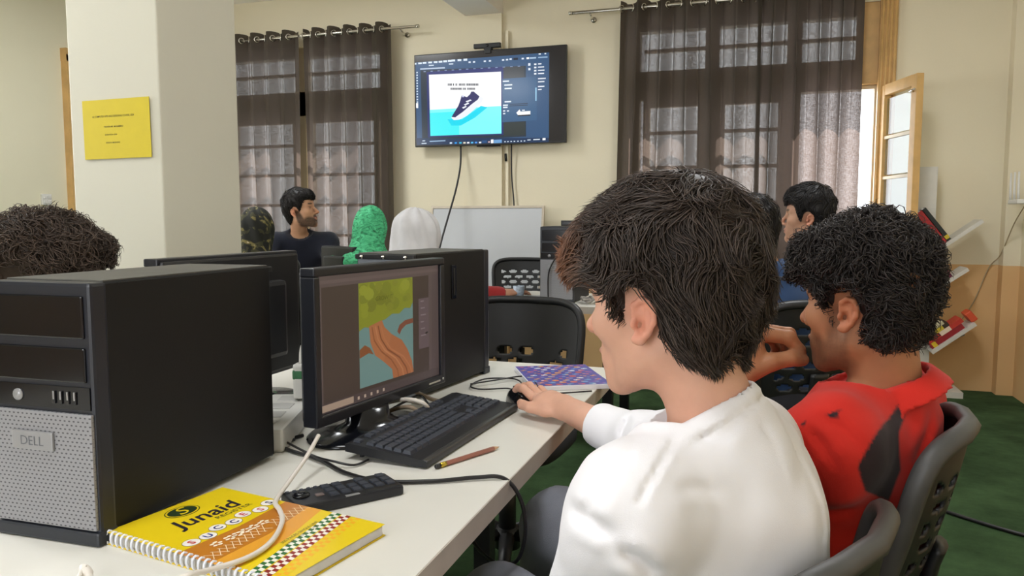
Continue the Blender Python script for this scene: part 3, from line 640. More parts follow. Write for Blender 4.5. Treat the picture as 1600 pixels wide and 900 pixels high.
def tree_screen(par, w, h, zc, x):
    p = Print()
    P = lambda a, b: (w*(a-0.5), h*(0.5-b))
    def poly(pts, c, l): p.poly([P(a, b) for a, b in pts], c, l)
    p.rect(-w/2, -h/2, w/2, h/2, (104, 88, 84), 1)
    poly([(0.03, 0.085), (0.03, 0.93), (0.90, 0.93), (0.90, 0.085)], (76, 62, 54), 2)
    poly([(0.0, 0.035), (0.0, 0.06), (1, 0.06), (1, 0.035)], (116, 98, 94), 2)
    poly([(0.29, 0.085), (0.29, 0.90), (0.745, 0.90), (0.745, 0.085)], (122, 158, 152), 3)
    # tree crown
    crown = [(0.29, 0.085), (0.745, 0.085), (0.745, 0.30), (0.72, 0.345), (0.67, 0.335), (0.62, 0.375), (0.56, 0.365), (0.50, 0.40), (0.44, 0.41), (0.38, 0.445), (0.33, 0.43), (0.29, 0.455)]
    poly(crown, (150, 156, 40), 4)
    r = random.Random(4)
    for k in range(60):
        a, b = r.uniform(0.30, 0.73), r.uniform(0.10, 0.36-0.0)
        if b > 0.38-(a-0.29)*0.28: continue
        c = r.choice([(158, 164, 44), (138, 144, 38), (132, 136, 36), (164, 170, 50), (146, 150, 44)])
        rr = r.uniform(0.02, 0.045); a = min(a, 0.745-rr*1.1); a = max(a, 0.29+rr*1.1); b = max(b, 0.085+rr*1.4)
        p.disc(*P(a, b), w*rr, h*rr*1.2, c, 5+k*0.03, n=9)
    # trunk, branches
    poly([(0.29, 0.60), (0.33, 0.57), (0.37, 0.60), (0.40, 0.66), (0.36, 0.64), (0.29, 0.665)], (150, 88, 48), 8)
    poly([(0.60, 0.52), (0.62, 0.47), (0.67, 0.44), (0.745, 0.435), (0.745, 0.475), (0.68, 0.48), (0.64, 0.51), (0.62, 0.55)], (142, 84, 62), 8)
    trunk = [(0.365, 0.43), (0.47, 0.40), (0.49, 0.46), (0.55, 0.53), (0.64, 0.60), (0.69, 0.69), (0.73, 0.80), (0.745, 0.90), (0.56, 0.90), (0.55, 0.82), (0.48, 0.74), (0.41, 0.67), (0.375, 0.56)]
    poly(trunk[:1]+trunk[1:4]+trunk[10:], (196, 122, 76), 9)
    poly([trunk[3], trunk[4], trunk[5], trunk[6], trunk[7], trunk[8], trunk[9], trunk[10]], (190, 116, 72), 9)
    for k, (dx, c) in enumerate(((0.02, (164, 96, 56)), (0.05, (214, 140, 92)), (0.075, (150, 86, 52)), (0.10, (206, 130, 84)))):
        pts = [(0.37+dx*0.9, 0.44), (0.385+dx, 0.55), (0.44+dx, 0.65), (0.52+dx*1.3, 0.74), (0.57+dx*1.4, 0.84), (0.575+dx*1.5, 0.90)]
        for (a, b), (a2, b2) in zip(pts, pts[1:]): p.line(*P(a, b), *P(a2, b2), 0.0035, c, 10+k)
    p.text('GROW IT', P(0.42, 0.24)[0], P(0.42, 0.24)[1], 0.013, (98, 102, 26), 12, sx=1.1)
    # panels, task bar
    poly([(0.80, 0.28), (0.80, 0.72), (0.90, 0.72), (0.90, 0.28)], (112, 94, 96), 4); poly([(0.93, 0.085), (0.93, 0.93), (0.985, 0.93), (0.985, 0.085)], (98, 82, 80), 4)
    for k in range(9): poly([(0.008, 0.14+k*0.055), (0.008, 0.16+k*0.055), (0.02, 0.16+k*0.055), (0.02, 0.14+k*0.055)], (150, 134, 128), 4)
    for k in range(6): poly([(0.82, 0.30+k*0.06), (0.82, 0.31+k*0.06), (0.85+0.01*(k % 3), 0.31+k*0.06), (0.85+0.01*(k % 3), 0.30+k*0.06)], (150, 134, 136), 5)
    poly([(0.865, 0.585), (0.865, 0.60), (0.89, 0.595), (0.89, 0.58)], (24, 22, 24), 5)
    poly([(0.0, 0.93), (0.0, 1.0), (1, 1.0), (1, 0.93)], (88, 74, 72), 5); poly([(0.01, 0.94), (0.01, 0.99), (0.24, 0.99), (0.24, 0.94)], (190, 164, 142), 6)
    for k in range(5): poly([(0.27+k*0.05, 0.955), (0.27+k*0.05, 0.98), (0.285+k*0.05, 0.98), (0.285+k*0.05, 0.955)], (206, 180, 160), 6)
    o = p.build('screen_picture', M_SCREEN2, par)
    o.matrix_local = frame_mtx((x, 0, zc), (0, 1, 0), (0, 0, 1))
monitor((-0.748, 1.437, DZ), math.atan2(-0.062, 0.45), 'black monitor showing a cartoon tree, in front of the boy in white', w=0.460, h=0.296, zb=0.048, screen=tree_screen)
monitor((-1.14, 1.46, DZ), R(180), 'dark monitor seen from behind between the tower and the tree screen', w=0.48, h=0.30, zb=0.055)
# monitor of the man in navy
monitor((-2.36, 4.02, DZ), R(62), 'dark monitor back in front of the bearded man in navy', w=0.36, h=0.24, zb=0.04)

# ------------------------------------------------------------------ keyboards
M_KEY = mat('key_plastic', (50, 54, 64), 0.5, var=0.08); M_KB = mat('keyboard_body', (22, 23, 28), 0.4, var=0.06)
_keymesh = {}
def key_mesh(w, d):
    k = (round(w, 4), round(d, 4))
    if k not in _keymesh:
        hw, hd, t = w/2, d/2, 0.0022
        vs = [(-hw, -hd, 0), (hw, -hd, 0), (hw, hd, 0), (-hw, hd, 0), (-hw+t, -hd+t, 0.0065), (hw-t, -hd+t, 0.0065), (hw-t, hd-t*0.8, 0.007), (-hw+t, hd-t*0.8, 0.007)]
        me = bpy.data.meshes.new('key'); me.from_pydata(vs, [], [(3, 2, 1, 0), (4, 5, 6, 7), (0, 1, 5, 4), (1, 2, 6, 5), (2, 3, 7, 6), (3, 0, 4, 7)]); me.materials.append(M_KEY); _keymesh[k] = me
    return _keymesh[k]
def put_key(par, x, y, z, w, d, rx):
    o = bpy.data.objects.new('key', key_mesh(w, d)); COL.objects.link(o); o.parent = par; o.location = (x, y, z); o.rotation_euler = (rx, 0, 0)
def keyboard(loc, rz, label, W=0.445, D=0.165):
    k = empty('keyboard', loc, rz); tag(k, label, 'keyboard'); tilt = R(4.5)
    poly = [(-D/2, 0.003), (-D/2+0.03, 0.003), (D/2, 0.0145), (D/2, 0.028), (D/2-0.012, 0.030), (-D/2+0.010, 0.016), (-D/2, 0.013)]
    m = Matrix(((0, 0, 1, 0), (1, 0, 0, 0), (0, 1, 0, 0), (0, 0, 0, 1)))
    MB().prism(poly, -W/2, W/2, m).build('body', M_KB, k)
    MB().box((0, -D/2+0.006, 0.0125), (W-0.004, 0.012, 0.006), bev=0.002).build('front_lip', mat('keyboard_lip', (64, 62, 60), 0.3), k)
    for s_ in (-1, 1): MB().box((s_*(W/2-0.03), D/2-0.02, 0.006), (0.018, 0.006, 0.012)).build('foot', M_KB, k)
    U = 0.0188; x0 = -W/2+0.010
    def row(y, keys):
        x = x0; z = 0.016+(y+D/2-0.01)*math.tan(tilt)
        for w in keys:
            if w > 0: put_key(k, x+w*U/2, y, z, w*U-0.0015, 0.0165, tilt)
            x += abs(w)*U
    ys = [0.062, 0.034, 0.0152, -0.0036, -0.0224, -0.0412]
    ys = [y+0.004 for y in ys]
    row(ys[0], [1, -1, 1, 1, 1, 1, -.5, 1, 1, 1, 1, -.5, 1, 1, 1, 1, -.25, 1, 1, 1])
    row(ys[1], [1]*13+[2, -.25, 1, 1, 1, -.25, 1, 1, 1, 1])
    row(ys[2], [1.5]+[1]*12+[1.5, -.25, 1, 1, 1, -.25, 1, 1, 1, 1])
    row(ys[3], [1.75]+[1]*11+[2.25, -.25, -3, -.25, 1, 1, 1, 1])
    row(ys[4], [2.25]+[1]*10+[2.75, -.25, -1, 1, -1, -.25, 1, 1, 1, 1])
    row(ys[5], [1.25, 1.25, 1.25, 6.25, 1.25, 1.25, 1.25, 1.25, -.25, 1, 1, 1, -.25, 2, 1, 1])
    return k
_a = Vector((-0.511, 1.587, 0))-Vector((-0.537, 1.144, 0))
keyboard((-0.607, 1.418, DZ), math.atan2(_a.y, _a.x), 'full-size black keyboard lying in front of the tree monitor')
# small keypad with a round dial
kp = empty('keypad', (-0.604, 1.024, DZ)); kp.rotation_euler = (0, 0, R(52)); tag(kp, 'small black keypad with rows of keys beside the yellow register', 'keypad')
MB().box((0, 0, 0.008), (0.172, 0.075, 0.016), bev=0.004).build('body', M_KB, kp)
for i in range(6):
    for j in range(3):
        if i in (2, 4) and j == 0: continue
        put_key(kp, -0.020+i*0.0185, 0.024-j*0.019, 0.0115, 0.0165, 0.0165, 0)
MB().lathe([(0.0, 0.0), (0.013, 0.0), (0.013, 0.003), (0.010, 0.005), (0.0, 0.004)], 20).build('dial', M_BLKG, kp, loc=(-0.064, 0.006, 0.0155))
MB().box((-0.040, -0.006, 0.0165), (0.012, 0.010, 0.003), bev=0.001).build('button', mat('keypad_button', (110, 96, 92), 0.5), kp)
MB().box((0.002, -0.033, 0.0162), (0.022, 0.006, 0.001)).build('tag', M_BADGE, kp)
for i in range(5): put_key(kp, -0.078+i*0.011, 0.028, 0.0115, 0.009, 0.009, 0)

# ------------------------------------------------------------------ pencil
p0, p1 = Vector((-0.524, 1.198, DZ+0.0045)), Vector((-0.457, 1.345, DZ+0.0045)); L_ = (p1-p0).length
pc = empty('pencil', p0, math.atan2((p1-p0).y, (p1-p0).x)); tag(pc, 'reddish brown wooden pencil with black eraser end', 'pencil')
MB().tube([(0.024, 0, 0), (L_-0.016, 0, 0)], 0.0044, 6).build('shaft', mat('pencil_paint', (150, 96, 80), 0.45), pc, smooth=False)
MB().tube([(0.011, 0, 0), (0.024, 0, 0)], 0.0046, 10).build('ferrule', mat('brass', (196, 168, 60), 0.3, 0.7), pc)
MB().tube([(0, 0, 0), (0.002, 0, 0), (0.011, 0, 0)], [0.0034, 0.0042, 0.0042], 10).build('eraser', M_BLK, pc)
MB().tube([(L_-0.016, 0, 0), (L_-0.003, 0, 0)], [0.0043, 0.0014], 8).build('cone', mat('bare_wood', (206, 168, 130), 0.6), pc)
MB().tube([(L_-0.003, 0, 0), (L_, 0, 0)], [0.0013, 0.0003], 6).build('lead', M_BLK, pc)

# ------------------------------------------------------------------ mouse
ms = empty('mouse', (-0.530, 1.712, DZ), R(128)); tag(ms, 'small black computer mouse under the boy\'s right hand', 'mouse')
def blob(nm, rx, ry, rz, par, m, sx=0.0, zcut=0.0):
    vs = []; fs = []; nu, nv = 20, 10
    for j in range(nv+1):
        ph = PI/2*j/nv
        for i in range(nu):
            a = 2*PI*i/nu; e = 0.8
            c, s = math.cos(a), math.sin(a); c = math.copysign(abs(c)**e, c); s = math.copysign(abs(s)**e, s)
            q = math.cos(ph)**0.6
            vs.append((rx*c*q+sx*math.sin(ph), ry*s*q*(1-0.12*c), rz*math.sin(ph)))
    for j in range(nv):
        for i in range(nu): fs.append((j*nu+i, j*nu+(i+1) % nu, (j+1)*nu+(i+1) % nu, (j+1)*nu+i))
    fs.append(tuple(range(nu-1, -1, -1)))
    return MB().add(vs, fs, True).build(nm, m, par)
blob('shell', 0.052, 0.030, 0.036, ms, M_BLKG, -0.008)
MB().cyl((0.030, -0.004, 0.026), (0.030, 0.004, 0.026), 0.009, n=16).build('scroll_wheel', M_BLK, ms)
tag(MB().tube(spline([(-0.562, 1.755, DZ+0.012), (-0.575, 1.80, DZ+0.005), (-0.60, 1.83, DZ+0.005), (-0.66, 1.80, DZ+0.005), (-0.70, 1.83, DZ+0.005), (-0.695, 1.92, DZ+0.005), (-0.64, 1.95, DZ+0.005), (-0.60, 1.93, DZ+0.005), (-0.555, 1.84, DZ+0.006), (-0.50, 1.80, DZ+0.005), (-0.44, 1.83, DZ+0.005), (-0.39, 1.87, DZ+0.004)], 7), 0.0021, 6).build('mouse_cable', M_CABLE),
    'thin black mouse cable looping over the desk by the patterned notebook', 'cable')
tag(MB().tube(spline([(-0.70, 1.83, DZ+0.0095), (-0.66, 1.89, DZ+0.0095), (-0.60, 1.97, DZ+0.0095), (-0.56, 1.92, DZ+0.010), (-0.53, 1.86, DZ+0.012), (-0.52, 1.83, DZ+0.008)], 7), 0.0021, 6).build('thin_cable', M_CABLE),
    'second thin black cable beside the black tower base', 'cable')

# ------------------------------------------------------------------ yellow register
RG = dict(o=Vector((-0.822, 0.775, DZ)), ex=Vector((0.035, 0.198, 0)).normalized(), ey=Vector((-0.309, 0.05, 0)).normalized())
# cover frame: s runs from the wire spine to the fore edge (+Y), t runs up the page (towards -X); origin at the spine's bottom corner
RW, RH, RT = 0.196, 0.315, 0.016
rg_o = RG['o'] + Vector((0.309, -0.05, 0)).normalized()*RH
reg = empty('register_book', rg_o); reg.matrix_world = frame_mtx(rg_o, RG['ex'], RG['ey']); tag(reg, 'yellow wire-bound register with printed cover on the desk edge', 'book')
MB().box((RW/2, RH/2, RT/2-0.0005), (RW-0.006, RH-0.004, RT-0.003), bev=0.002).build('pages', mat('paper_block', (216, 214, 210), 0.7, var=0.05, vscale=60), reg)
MB().box((RW/2, RH/2, 0.0005), (RW, RH, 0.001)).build('back_cover', mat('register_yellow', (232, 200, 24), 0.4), reg)
_p = Print(); Yw = (236, 206, 20)
_p.rect(0, 0, RW, RH, Yw, 0)
q = lambda a, b: (a*RW, b*RH)     # a: spine to fore edge, b: bottom to top
_p.poly([q(0, 0.36), q(0.5, 0.37), q(1, 0.44), q(1, 0.58), q(0.5, 0.545), q(0, 0.55)], (196, 124, 38), 1)
_p.poly([q(0, 0.24), q(0.5, 0.27), q(1, 0.36), q(1, 0.44), q(0.5, 0.37), q(0, 0.36)], (236, 166, 52), 1)
_r = random.Random(3)
for k in range(16):
    a = 0.05+k*0.058
    if 0.52 < a < 0.62: continue
    _p.line(*q(a, 0.375+a*0.05), *q(a+0.07, 0.435+a*0.06), 0.0011, (246, 226, 190), 2); _p.line(*q(a+0.07, 0.375+a*0.05), *q(a, 0.435+a*0.06), 0.0011, (246, 226, 190), 2)
for k, a in enumerate((0.22, 0.33, 0.40, 0.47, 0.54, 0.63)):
    for j in range(5):
        an = j*2*PI/5+k; _p.disc(a*RW+0.0055*math.cos(an), 0.485*RH+0.0055*math.sin(an), 0.0036, 0.0022, (250, 240, 215), 2, n=8)
# checker bands
def checker(b0, c1, c2, rows, n=30):
    for i in range(n):
        for j in range(rows):
            a0, a1 = i/n, (i+1)/n; bb = b0+j*0.024
            sl = 0.12
            _p.poly([q(a0, bb+sl*a0), q(a1, bb+sl*a1), q(a1, bb+0.024+sl*a1), q(a0, bb+0.024+sl*a0)], c1 if (i+j) % 2 else c2, 2)
checker(0.125, (44, 110, 52), (246, 244, 232), 2); checker(0.070, (150, 44, 36), (246, 240, 228), 2); checker(0.015, (244, 180, 30), (236, 206, 40), 2)
_p.text('Junaid', 0.27*RW, 0.735*RH, 0.044, (40, 34, 50), 3, shear=0.15, sx=1.0, bold=0.0006); _p.text('REGISTER', 0.52*RW, 0.69*RH, 0.0125, (70, 78, 40), 3, sx=1.2)
_p.disc(0.50*RW, 0.905*RH, 0.026, 0.020, (40, 62, 30), 2); _p.disc(0.50*RW, 0.905*RH, 0.0245, 0.0185, Yw, 3); _p.disc(0.50*RW, 0.905*RH, 0.022, 0.016, (36, 56, 28), 4)
_p.text('S', 0.50*RW-0.012, 0.905*RH-0.011, 0.036, Yw, 5, shear=0.3, sx=1.1)
for k, ch in enumerate('SUCCESS'):
    a, b = 0.155+k*0.128, (0.585, 0.580, 0.615, 0.605, 0.635, 0.610, 0.640)[k]
    c = ((196, 60, 50), (40, 60, 140), (50, 60, 110), (50, 60, 110), (196, 70, 70), (196, 70, 70), (60, 60, 90))[k]
    _p.disc(a*RW, b*RH, 0.0122, 0.0112, (120, 110, 90), 2); _p.disc(a*RW, b*RH, 0.0115, 0.0105, (246, 240, 232), 3)
    _p.text(ch, a*RW, b*RH-0.0058, 0.0165, c, 4, align='CENTER', bold=0.0005)
_p.text('300 PAGES SINGLE LINE', 0.42*RW, 0.245*RH, 0.0075, (110, 92, 30), 3, rot=0.12); _p.text('NAME: SUBJECT: CLASS:', 0.42*RW, 0.218*RH, 0.0065, (110, 92, 30), 3, rot=0.12)
_cv = _p.build('front_cover', M_PRINT, reg); _cv.location = (0, 0, RT)
M_WIRE = mat('white_wire', (228, 230, 240), 0.35)
for k in range(30):
    b = 0.006+k*(RH-0.012)/29
    MB().tube([(0.003+0.0045*math.cos(a), b+0.0025*math.sin(a/2), RT/2+0.0009+0.0088*math.sin(a)) for a in [2*PI*t/12 for t in range(12)]], 0.0019, 6, closed=True).build('wire_loop', M_WIRE, reg)

# ------------------------------------------------------------------ patterned notebook at the desk end
nb = empty('notebook', (0, 0, 0)); tag(nb, 'blue notebook with colourful pattern at the far desk end', 'notebook')
c4 = [on_z(785, 582, DZ+0.02), on_z(892, 565, DZ+0.02), on_z(955, 606, DZ+0.02), on_z(845, 612, DZ+0.02)]
nb_o = Vector((-0.535, 1.835, DZ)); exn = Vector((0.165, 0.085, 0)).normalized(); 
nb.matrix_world = frame_mtx(nb_o, exn, Vector((-exn.y, exn.x, 0))); NW, NH = 0.21, 0.275
M_NP = mat('notebook_pages', (232, 230, 236), 0.7, var=0.03)
MB().box((NW/2, NH/2, 0.006), (NW, NH, 0.012), bev=0.001).build('pages', M_NP, nb)
_p = Print(); _p.rect(0.003, 0.004, NW-0.001, NH-0.001, (88, 84, 168), 0); _r = random.Random(11)
cols = [(226, 110, 90), (120, 170, 214), (232, 232, 240), (236, 170, 96), (150, 96, 176), (70, 74, 170)]
for i in range(7):
    for j in range(11):
        x, y = 0.016+i*0.029+(0.0145 if j % 2 else 0), 0.016+j*0.0244
        if x > NW-0.012: continue
        c = _r.choice(cols); _p.disc(x, y, 0.0095, 0.0085, c, 1, n=10); _p.disc(x+0.004, y-0.004, 0.0055, 0.0042, _r.choice(cols), 2, n=8); _p.disc(x-0.0045, y+0.004, 0.0042, 0.0034, _r.choice(cols), 3, n=6)
_p.build('cover', M_PRINT, nb).location = (0, 0, 0.0125)

# ------------------------------------------------------------------ cables and clutter on the desk
def cable(name, pts, r, m, label, n=8): return tag(MB().tube(spline(pts, n), r, 8).build(name, m), label, 'cable')
Z = DZ+0.004
cable('keyboard_cable', [(-0.855, 1.30, Z), (-0.87, 1.24, Z), (-0.82, 1.205, Z), (-0.74, 1.175, Z), (-0.66, 1.125, Z), (-0.58, 1.105, Z), (-0.50, 1.13, Z), (-0.44, 1.165, Z+0.001), (-0.395, 1.185, Z-0.002), (-0.368, 1.195, Z-0.04), (-0.362, 1.20, Z-0.10), (-0.385, 1.22, Z-0.16), (-0.44, 1.26, Z-0.185), (-0.50, 1.30, Z-0.16), (-0.53, 1.33, Z-0.08), (-0.53, 1.34, Z-0.045)], 0.0036, M_CABLE, 'black cable looping over the front edge of the desk')
cable('lead_wire', [(-0.855, 1.235, Z+0.0075), (-0.80, 1.20, Z+0.0075), (-0.74, 1.165, Z+0.0075), (-0.70, 1.155, Z+0.0065), (-0.665, 1.165, Z), (-0.655, 1.20, Z)], 0.0022, M_CABLE, 'thin black wire lying beside the monitor base')
cable('charging_cable', [on_z(498, 680, DZ+0.06), on_z(478, 715, DZ+0.035), on_z(452, 752, DZ+0.022), on_z(431, 783, DZ+0.022), on_z(437, 797, DZ+0.024), on_z(441, 815, DZ+0.0225), on_z(425, 845, DZ+0.0215), on_z(390, 870, DZ+0.0215), on_z(330, 890, DZ+0.0235), on_z(290, 900, DZ+0.03), on_z(240, 920, DZ+0.006), on_z(200, 935, DZ+0.005)], 0.0036, M_CABLEW, 'white charging cable curling across the yellow register')
tag(MB().tube(spline([on_z(122, 905, DZ+0.01), on_z(130, 890, DZ+0.012), on_z(138, 900, DZ+0.008), on_z(150, 925, DZ+0.006)], 6), [0.003]*6+[0.007]*6+[0.005]*7, 8).build('cable_end', M_CABLEW), 'white plug end at the very bottom left of the desk', 'plug')
# white power strip behind the monitor with clutter
ps = empty('power_strip', (-0.93, 1.325, DZ), R(20)); tag(ps, 'white power strip with plugs behind the monitor', 'power strip')
MB().box((0, 0, 0.022), (0.10, 0.30, 0.044), bev=0.006).build('housing', M_WHITE, ps)
for k in range(4): MB().box((0, -0.11+k*0.07, 0.0445), (0.045, 0.045, 0.003), bev=0.001).build('outlet', mat('outlet_grey', (196, 194, 190), 0.5), ps)
MB().box((0, -0.135, 0.0455), (0.02, 0.014, 0.005)).build('switch', mat('orange_switch', (216, 96, 40), 0.4), ps)
ad = empty('plug_adapter', (-0.93, 1.42, DZ+0.047), R(15)); tag(ad, 'upright white plug with cable on the power strip', 'plug')
_m = MB(); _m.box((0, 0, 0.04), (0.034, 0.040, 0.075), bev=0.006); _m.build('body', M_WHITE, ad)
MB().tube(spline([(0.0, 0.0, 0.075), (0.0, 0.012, 0.11), (0.012, 0.03, 0.135), (0.03, 0.05, 0.128)], 6), [0.009]*8+[0.006]*11, 8).build('strain_relief', M_WHITE, ad)
MB().box((0, 0, 0.055), (0.0355, 0.0415, 0.022), bev=0.005).build('label_band', mat('green_band', (62, 120, 80), 0.5, var=0.25, vscale=60), ad)
for i, pts in enumerate(([(-0.93, 1.52, Z), (-0.88, 1.56, 0.79), (-0.84, 1.62, 0.78), (-0.80, 1.64, Z), (-0.70, 1.60, Z), (-0.69, 1.54, Z), (-0.74, 1.50, Z)],
                         [(-0.90, 1.58, Z), (-0.84, 1.58, 0.80), (-0.78, 1.62, 0.785), (-0.72, 1.655, Z), (-0.675, 1.66, Z), (-0.665, 1.62, Z), (-0.70, 1.57, Z)],
                         [(-0.95, 1.60, 0.80), (-0.86, 1.54, 0.79), (-0.79, 1.50, Z), (-0.72, 1.47, Z), (-0.66, 1.52, Z), (-0.68, 1.60, Z)],
                         [(-0.93, 1.24, 0.80), (-0.90, 1.22, 0.79), (-0.88, 1.20, Z), (-0.86, 1.22, Z), (-0.855, 1.27, Z)])):
    cable('loose_cable', pts, (0.0042, 0.0050, 0.0030, 0.003)[i], (M_CABLEW, mat('tan_cable', (150, 132, 112), 0.5), M_CABLE, M_CABLE)[i],
          ('white cable bunched under the tree monitor', 'tan cable bent in a loop behind the keyboard', 'black cable tangled under the tree monitor', 'short black lead at the power strip')[i])

for _i, (_pts, _rr, _mm, _lb) in enumerate((
        ([(585, 640, 0.765), (610, 628, 0.785), (640, 624, 0.80), (664, 632, 0.79), (674, 650, 0.756), (668, 656, 0.755)], 0.0045, M_CABLEW, 'pale cable arching out beside the monitor foot'),
        ([(590, 652, 0.756), (615, 640, 0.77), (640, 636, 0.785), (655, 646, 0.77), (650, 655, 0.757), (625, 652, 0.757)], 0.0045, MATS['tan_cable'], 'tan cable coiled between monitor and keyboard'),
        ([(575, 660, 0.756), (600, 646, 0.765), (632, 628, 0.775), (655, 618, 0.775), (668, 630, 0.765), (676, 648, 0.756)], 0.0028, M_CABLE, 'thin black wire across the cable tangle'))):
    cable('tangled_cable', [on_z(u, v, z) for u, v, z in _pts], _rr, _mm, _lb)

# ------------------------------------------------------------------ things on the far desk
fk = empty('keyboard', (-1.16, 3.98, DZ), R(12)); tag(fk, 'pale keyboard lying on the far desk by the grey tower', 'keyboard')
MB().box((0, 0, 0.010), (0.30, 0.12, 0.018), bev=0.004).build('body', M_WHITE, fk)
for j in range(4): MB().box((0, -0.042+j*0.028, 0.0215), (0.28, 0.022, 0.005), bev=0.001).build('key_row', mat('pale_keys', (186, 186, 186), 0.5), fk)
gl = empty('glass_cup', (-1.245, 4.0, DZ)); tag(gl, 'small clear patterned cup on the far desk', 'cup')
MB().lathe([(0.0, 0.022), (0.024, 0.022), (0.030, 0.075), (0.033, 0.075), (0.027, 0.018), (0.0, 0.018)], 18).build('bowl', mat('blue_white_glass', (176, 190, 206), 0.2, var=0.35, vscale=90), gl)
cc = MB(); _r = random.Random(6)
cc.tube(spline([(-0.90+_r.uniform(0, 0.16), 3.86+_r.uniform(0, 0.12), DZ+0.008+_r.uniform(0, 0.025)) for _ in range(14)], 5), 0.006, 6)
tag(cc.build('coiled_cable', mat('silver_cable', (150, 146, 140), 0.4, var=0.5, vscale=50)), 'tangled grey cable heaped beside the far tower', 'cable')
tag(MB().tube(spline([(-0.955, 3.862, 1.06), (-0.99, 3.84, 1.0), (-1.03, 3.835, 0.92), (-1.035, 3.835, 0.82), (-1.03, 3.83, 0.758)], 6), 0.004, 6).build('hanging_lead', M_CABLE), 'thin black lead hanging down the front of the far tower', 'cable')

# ------------------------------------------------------------------ book tree on the back wall
bt = empty('book_tree', (1.06, 5.85, 0)); tag(bt, 'white tree-shaped bookshelf with slanted branch shelves', 'bookshelf')
M_SHELF = mat('white_shelf', (216, 212, 204), 0.45, var=0.04)
MB().box((0.0, 0.0, 0.78), (0.13, 0.11, 1.52)).build('post', M_SHELF, bt)
MB().box((0.04, -0.02, 0.02), (0.44, 0.26, 0.04)).build('foot', M_SHELF, bt)
BR = [(0.06, 0.98, 0.32, 1.18), (0.06, 0.72, 0.25, 0.865), (0.06, 0.30, 0.31, 0.505)]
shelves = []
for (xa, za, xb, zb_) in BR:
    an = math.atan2(zb_-za, xb-xa); ln = math.hypot(xb-xa, zb_-za)
    MB().box(((xa+xb)/2, -0.06, (za+zb_)/2), (ln, 0.20, 0.024), mtx=Matrix.Rotation(-an, 4, 'Y')).build('branch_shelf', M_SHELF, bt)
    if za < 0.5: MB().box((-(xa+xb)/2, -0.06, (za+zb_)/2), (ln, 0.20, 0.024), mtx=Matrix.Rotation(an, 4, 'Y')).build('branch_shelf', M_SHELF, bt)
def book(x, z, an, th, hgt, col, label, dy=0.0, band=None):
    """book standing on the slanted shelf; an = shelf angle, x,z = foot on the shelf"""
    b = empty('book', (1.06+x, 5.79+dy, z)); b.rotation_euler = (0, -an, 0); tag(b, label, 'book', 'books on the tree-shaped shelf')
    MB().box((th/2, 0, hgt/2), (th-0.004, 0.146, hgt-0.006)).build('pages', M_NP, b)
    m = mat('book_'+'_'.join(map(str, col)), col, 0.4, var=0.08)
    for s in (0.001, th-0.001): MB().box((s, 0, hgt/2), (0.002, 0.155, hgt)).build('cover_board', m, b)
    MB().box((th/2, -0.0775, hgt/2), (th, 0.003, hgt), bev=0.001).build('spine', m, b)
    if band: MB().box((th/2, -0.0795, hgt*band[1]), (th, 0.001, hgt*band[2])).build('spine_band', mat('band_'+'_'.join(map(str, band[0])), band[0], 0.5), b)
def on_branch(i, d):
    xa, za, xb, zb_ = BR[i]; an = math.atan2(zb_-za, xb-xa)
    return xa+d*math.cos(an)-0.0125*math.sin(an), za+d*math.sin(an)+0.0125*math.cos(an), an
for i, d, th, h, c, lb, bd in (
    (0, 0.010, 0.030, 0.24, (34, 36, 40), 'black book left in the top row of the tree shelf', ((200, 190, 60), 0.12, 0.1)),
    (0, 0.046, 0.042, 0.26, (176, 38, 44), 'thick red book in the top row of the tree shelf', None),
    (0, 0.092, 0.026, 0.26, (26, 34, 34), 'dark green-black book rightmost in the top row of the tree shelf', ((214, 186, 50), 0.10, 0.10)),
    (1, 0.050, 0.030, 0.12, (60, 66, 110), 'navy blue book on the middle branch shelf', ((200, 200, 210), 0.2, 0.12)),
    (1, 0.084, 0.036, 0.14, (46, 54, 88), 'dark blue book leaning on the middle branch shelf', ((210, 60, 90), 0.25, 0.12)),
    (1, 0.124, 0.018, 0.07, (150, 44, 90), 'small magenta book at the end of the middle branch', None)):
    x, z, an = on_branch(i, d); book(x, z, an, th, h, c, lb, 0, bd)
# books lying flat along the lowest branch
def flat_book(d, off, ln, th, col, label, band=None):
    x, z, an = on_branch(2, d); x -= off*math.sin(an); z += off*math.cos(an)
    b = empty('book', (1.06+x, 5.79, z)); b.rotation_euler = (0, -an, 0); tag(b, label, 'book', 'books on the tree-shaped shelf')
    m = mat('book_'+'_'.join(map(str, col)), col, 0.4, var=0.08)
    MB().box((ln/2, 0, th/2), (ln-0.006, 0.146, th-0.004)).build('pages', M_NP, b)
    for s in (0.001, th-0.001): MB().box((ln/2, 0, s), (ln, 0.155, 0.002)).build('cover_board', m, b)
    MB().box((ln/2, -0.0775, th/2), (ln, 0.003, th), bev=0.001).build('spine', m, b)
    if band: MB().box((ln*band[1], -0.0795, th/2), (ln*band[2], 0.001, th)).build('spine_band', mat('band_'+'_'.join(map(str, band[0])), band[0], 0.5), b)
flat_book(0.02, 0.0005, 0.24, 0.036, (150, 34, 44), 'dark red book at the bottom of the lowest branch pile', ((222, 190, 50), 0.12, 0.12))
flat_book(0.03, 0.0375, 0.25, 0.030, (200, 60, 50), 'bright red book second in the lowest branch pile', ((240, 220, 200), 0.5, 0.3))
flat_book(0.00, 0.0685, 0.20, 0.026, (60, 52, 44), 'brown book near the top of the lowest branch pile', ((214, 190, 60), 0.55, 0.5))
flat_book(0.02, 0.0955, 0.16, 0.020, (206, 200, 170), 'pale book topmost on the lowest branch pile', None)
tag(MB().box((1.352, 5.79, 0.548), (0.045, 0.12, 0.075), bev=0.008, mtx=Matrix.Rotation(R(-40), 4, 'Y')).build('orange_box', mat('orange_card', (214, 84, 50), 0.5)), 'small orange box at the end of the lowest branch shelf', 'box')
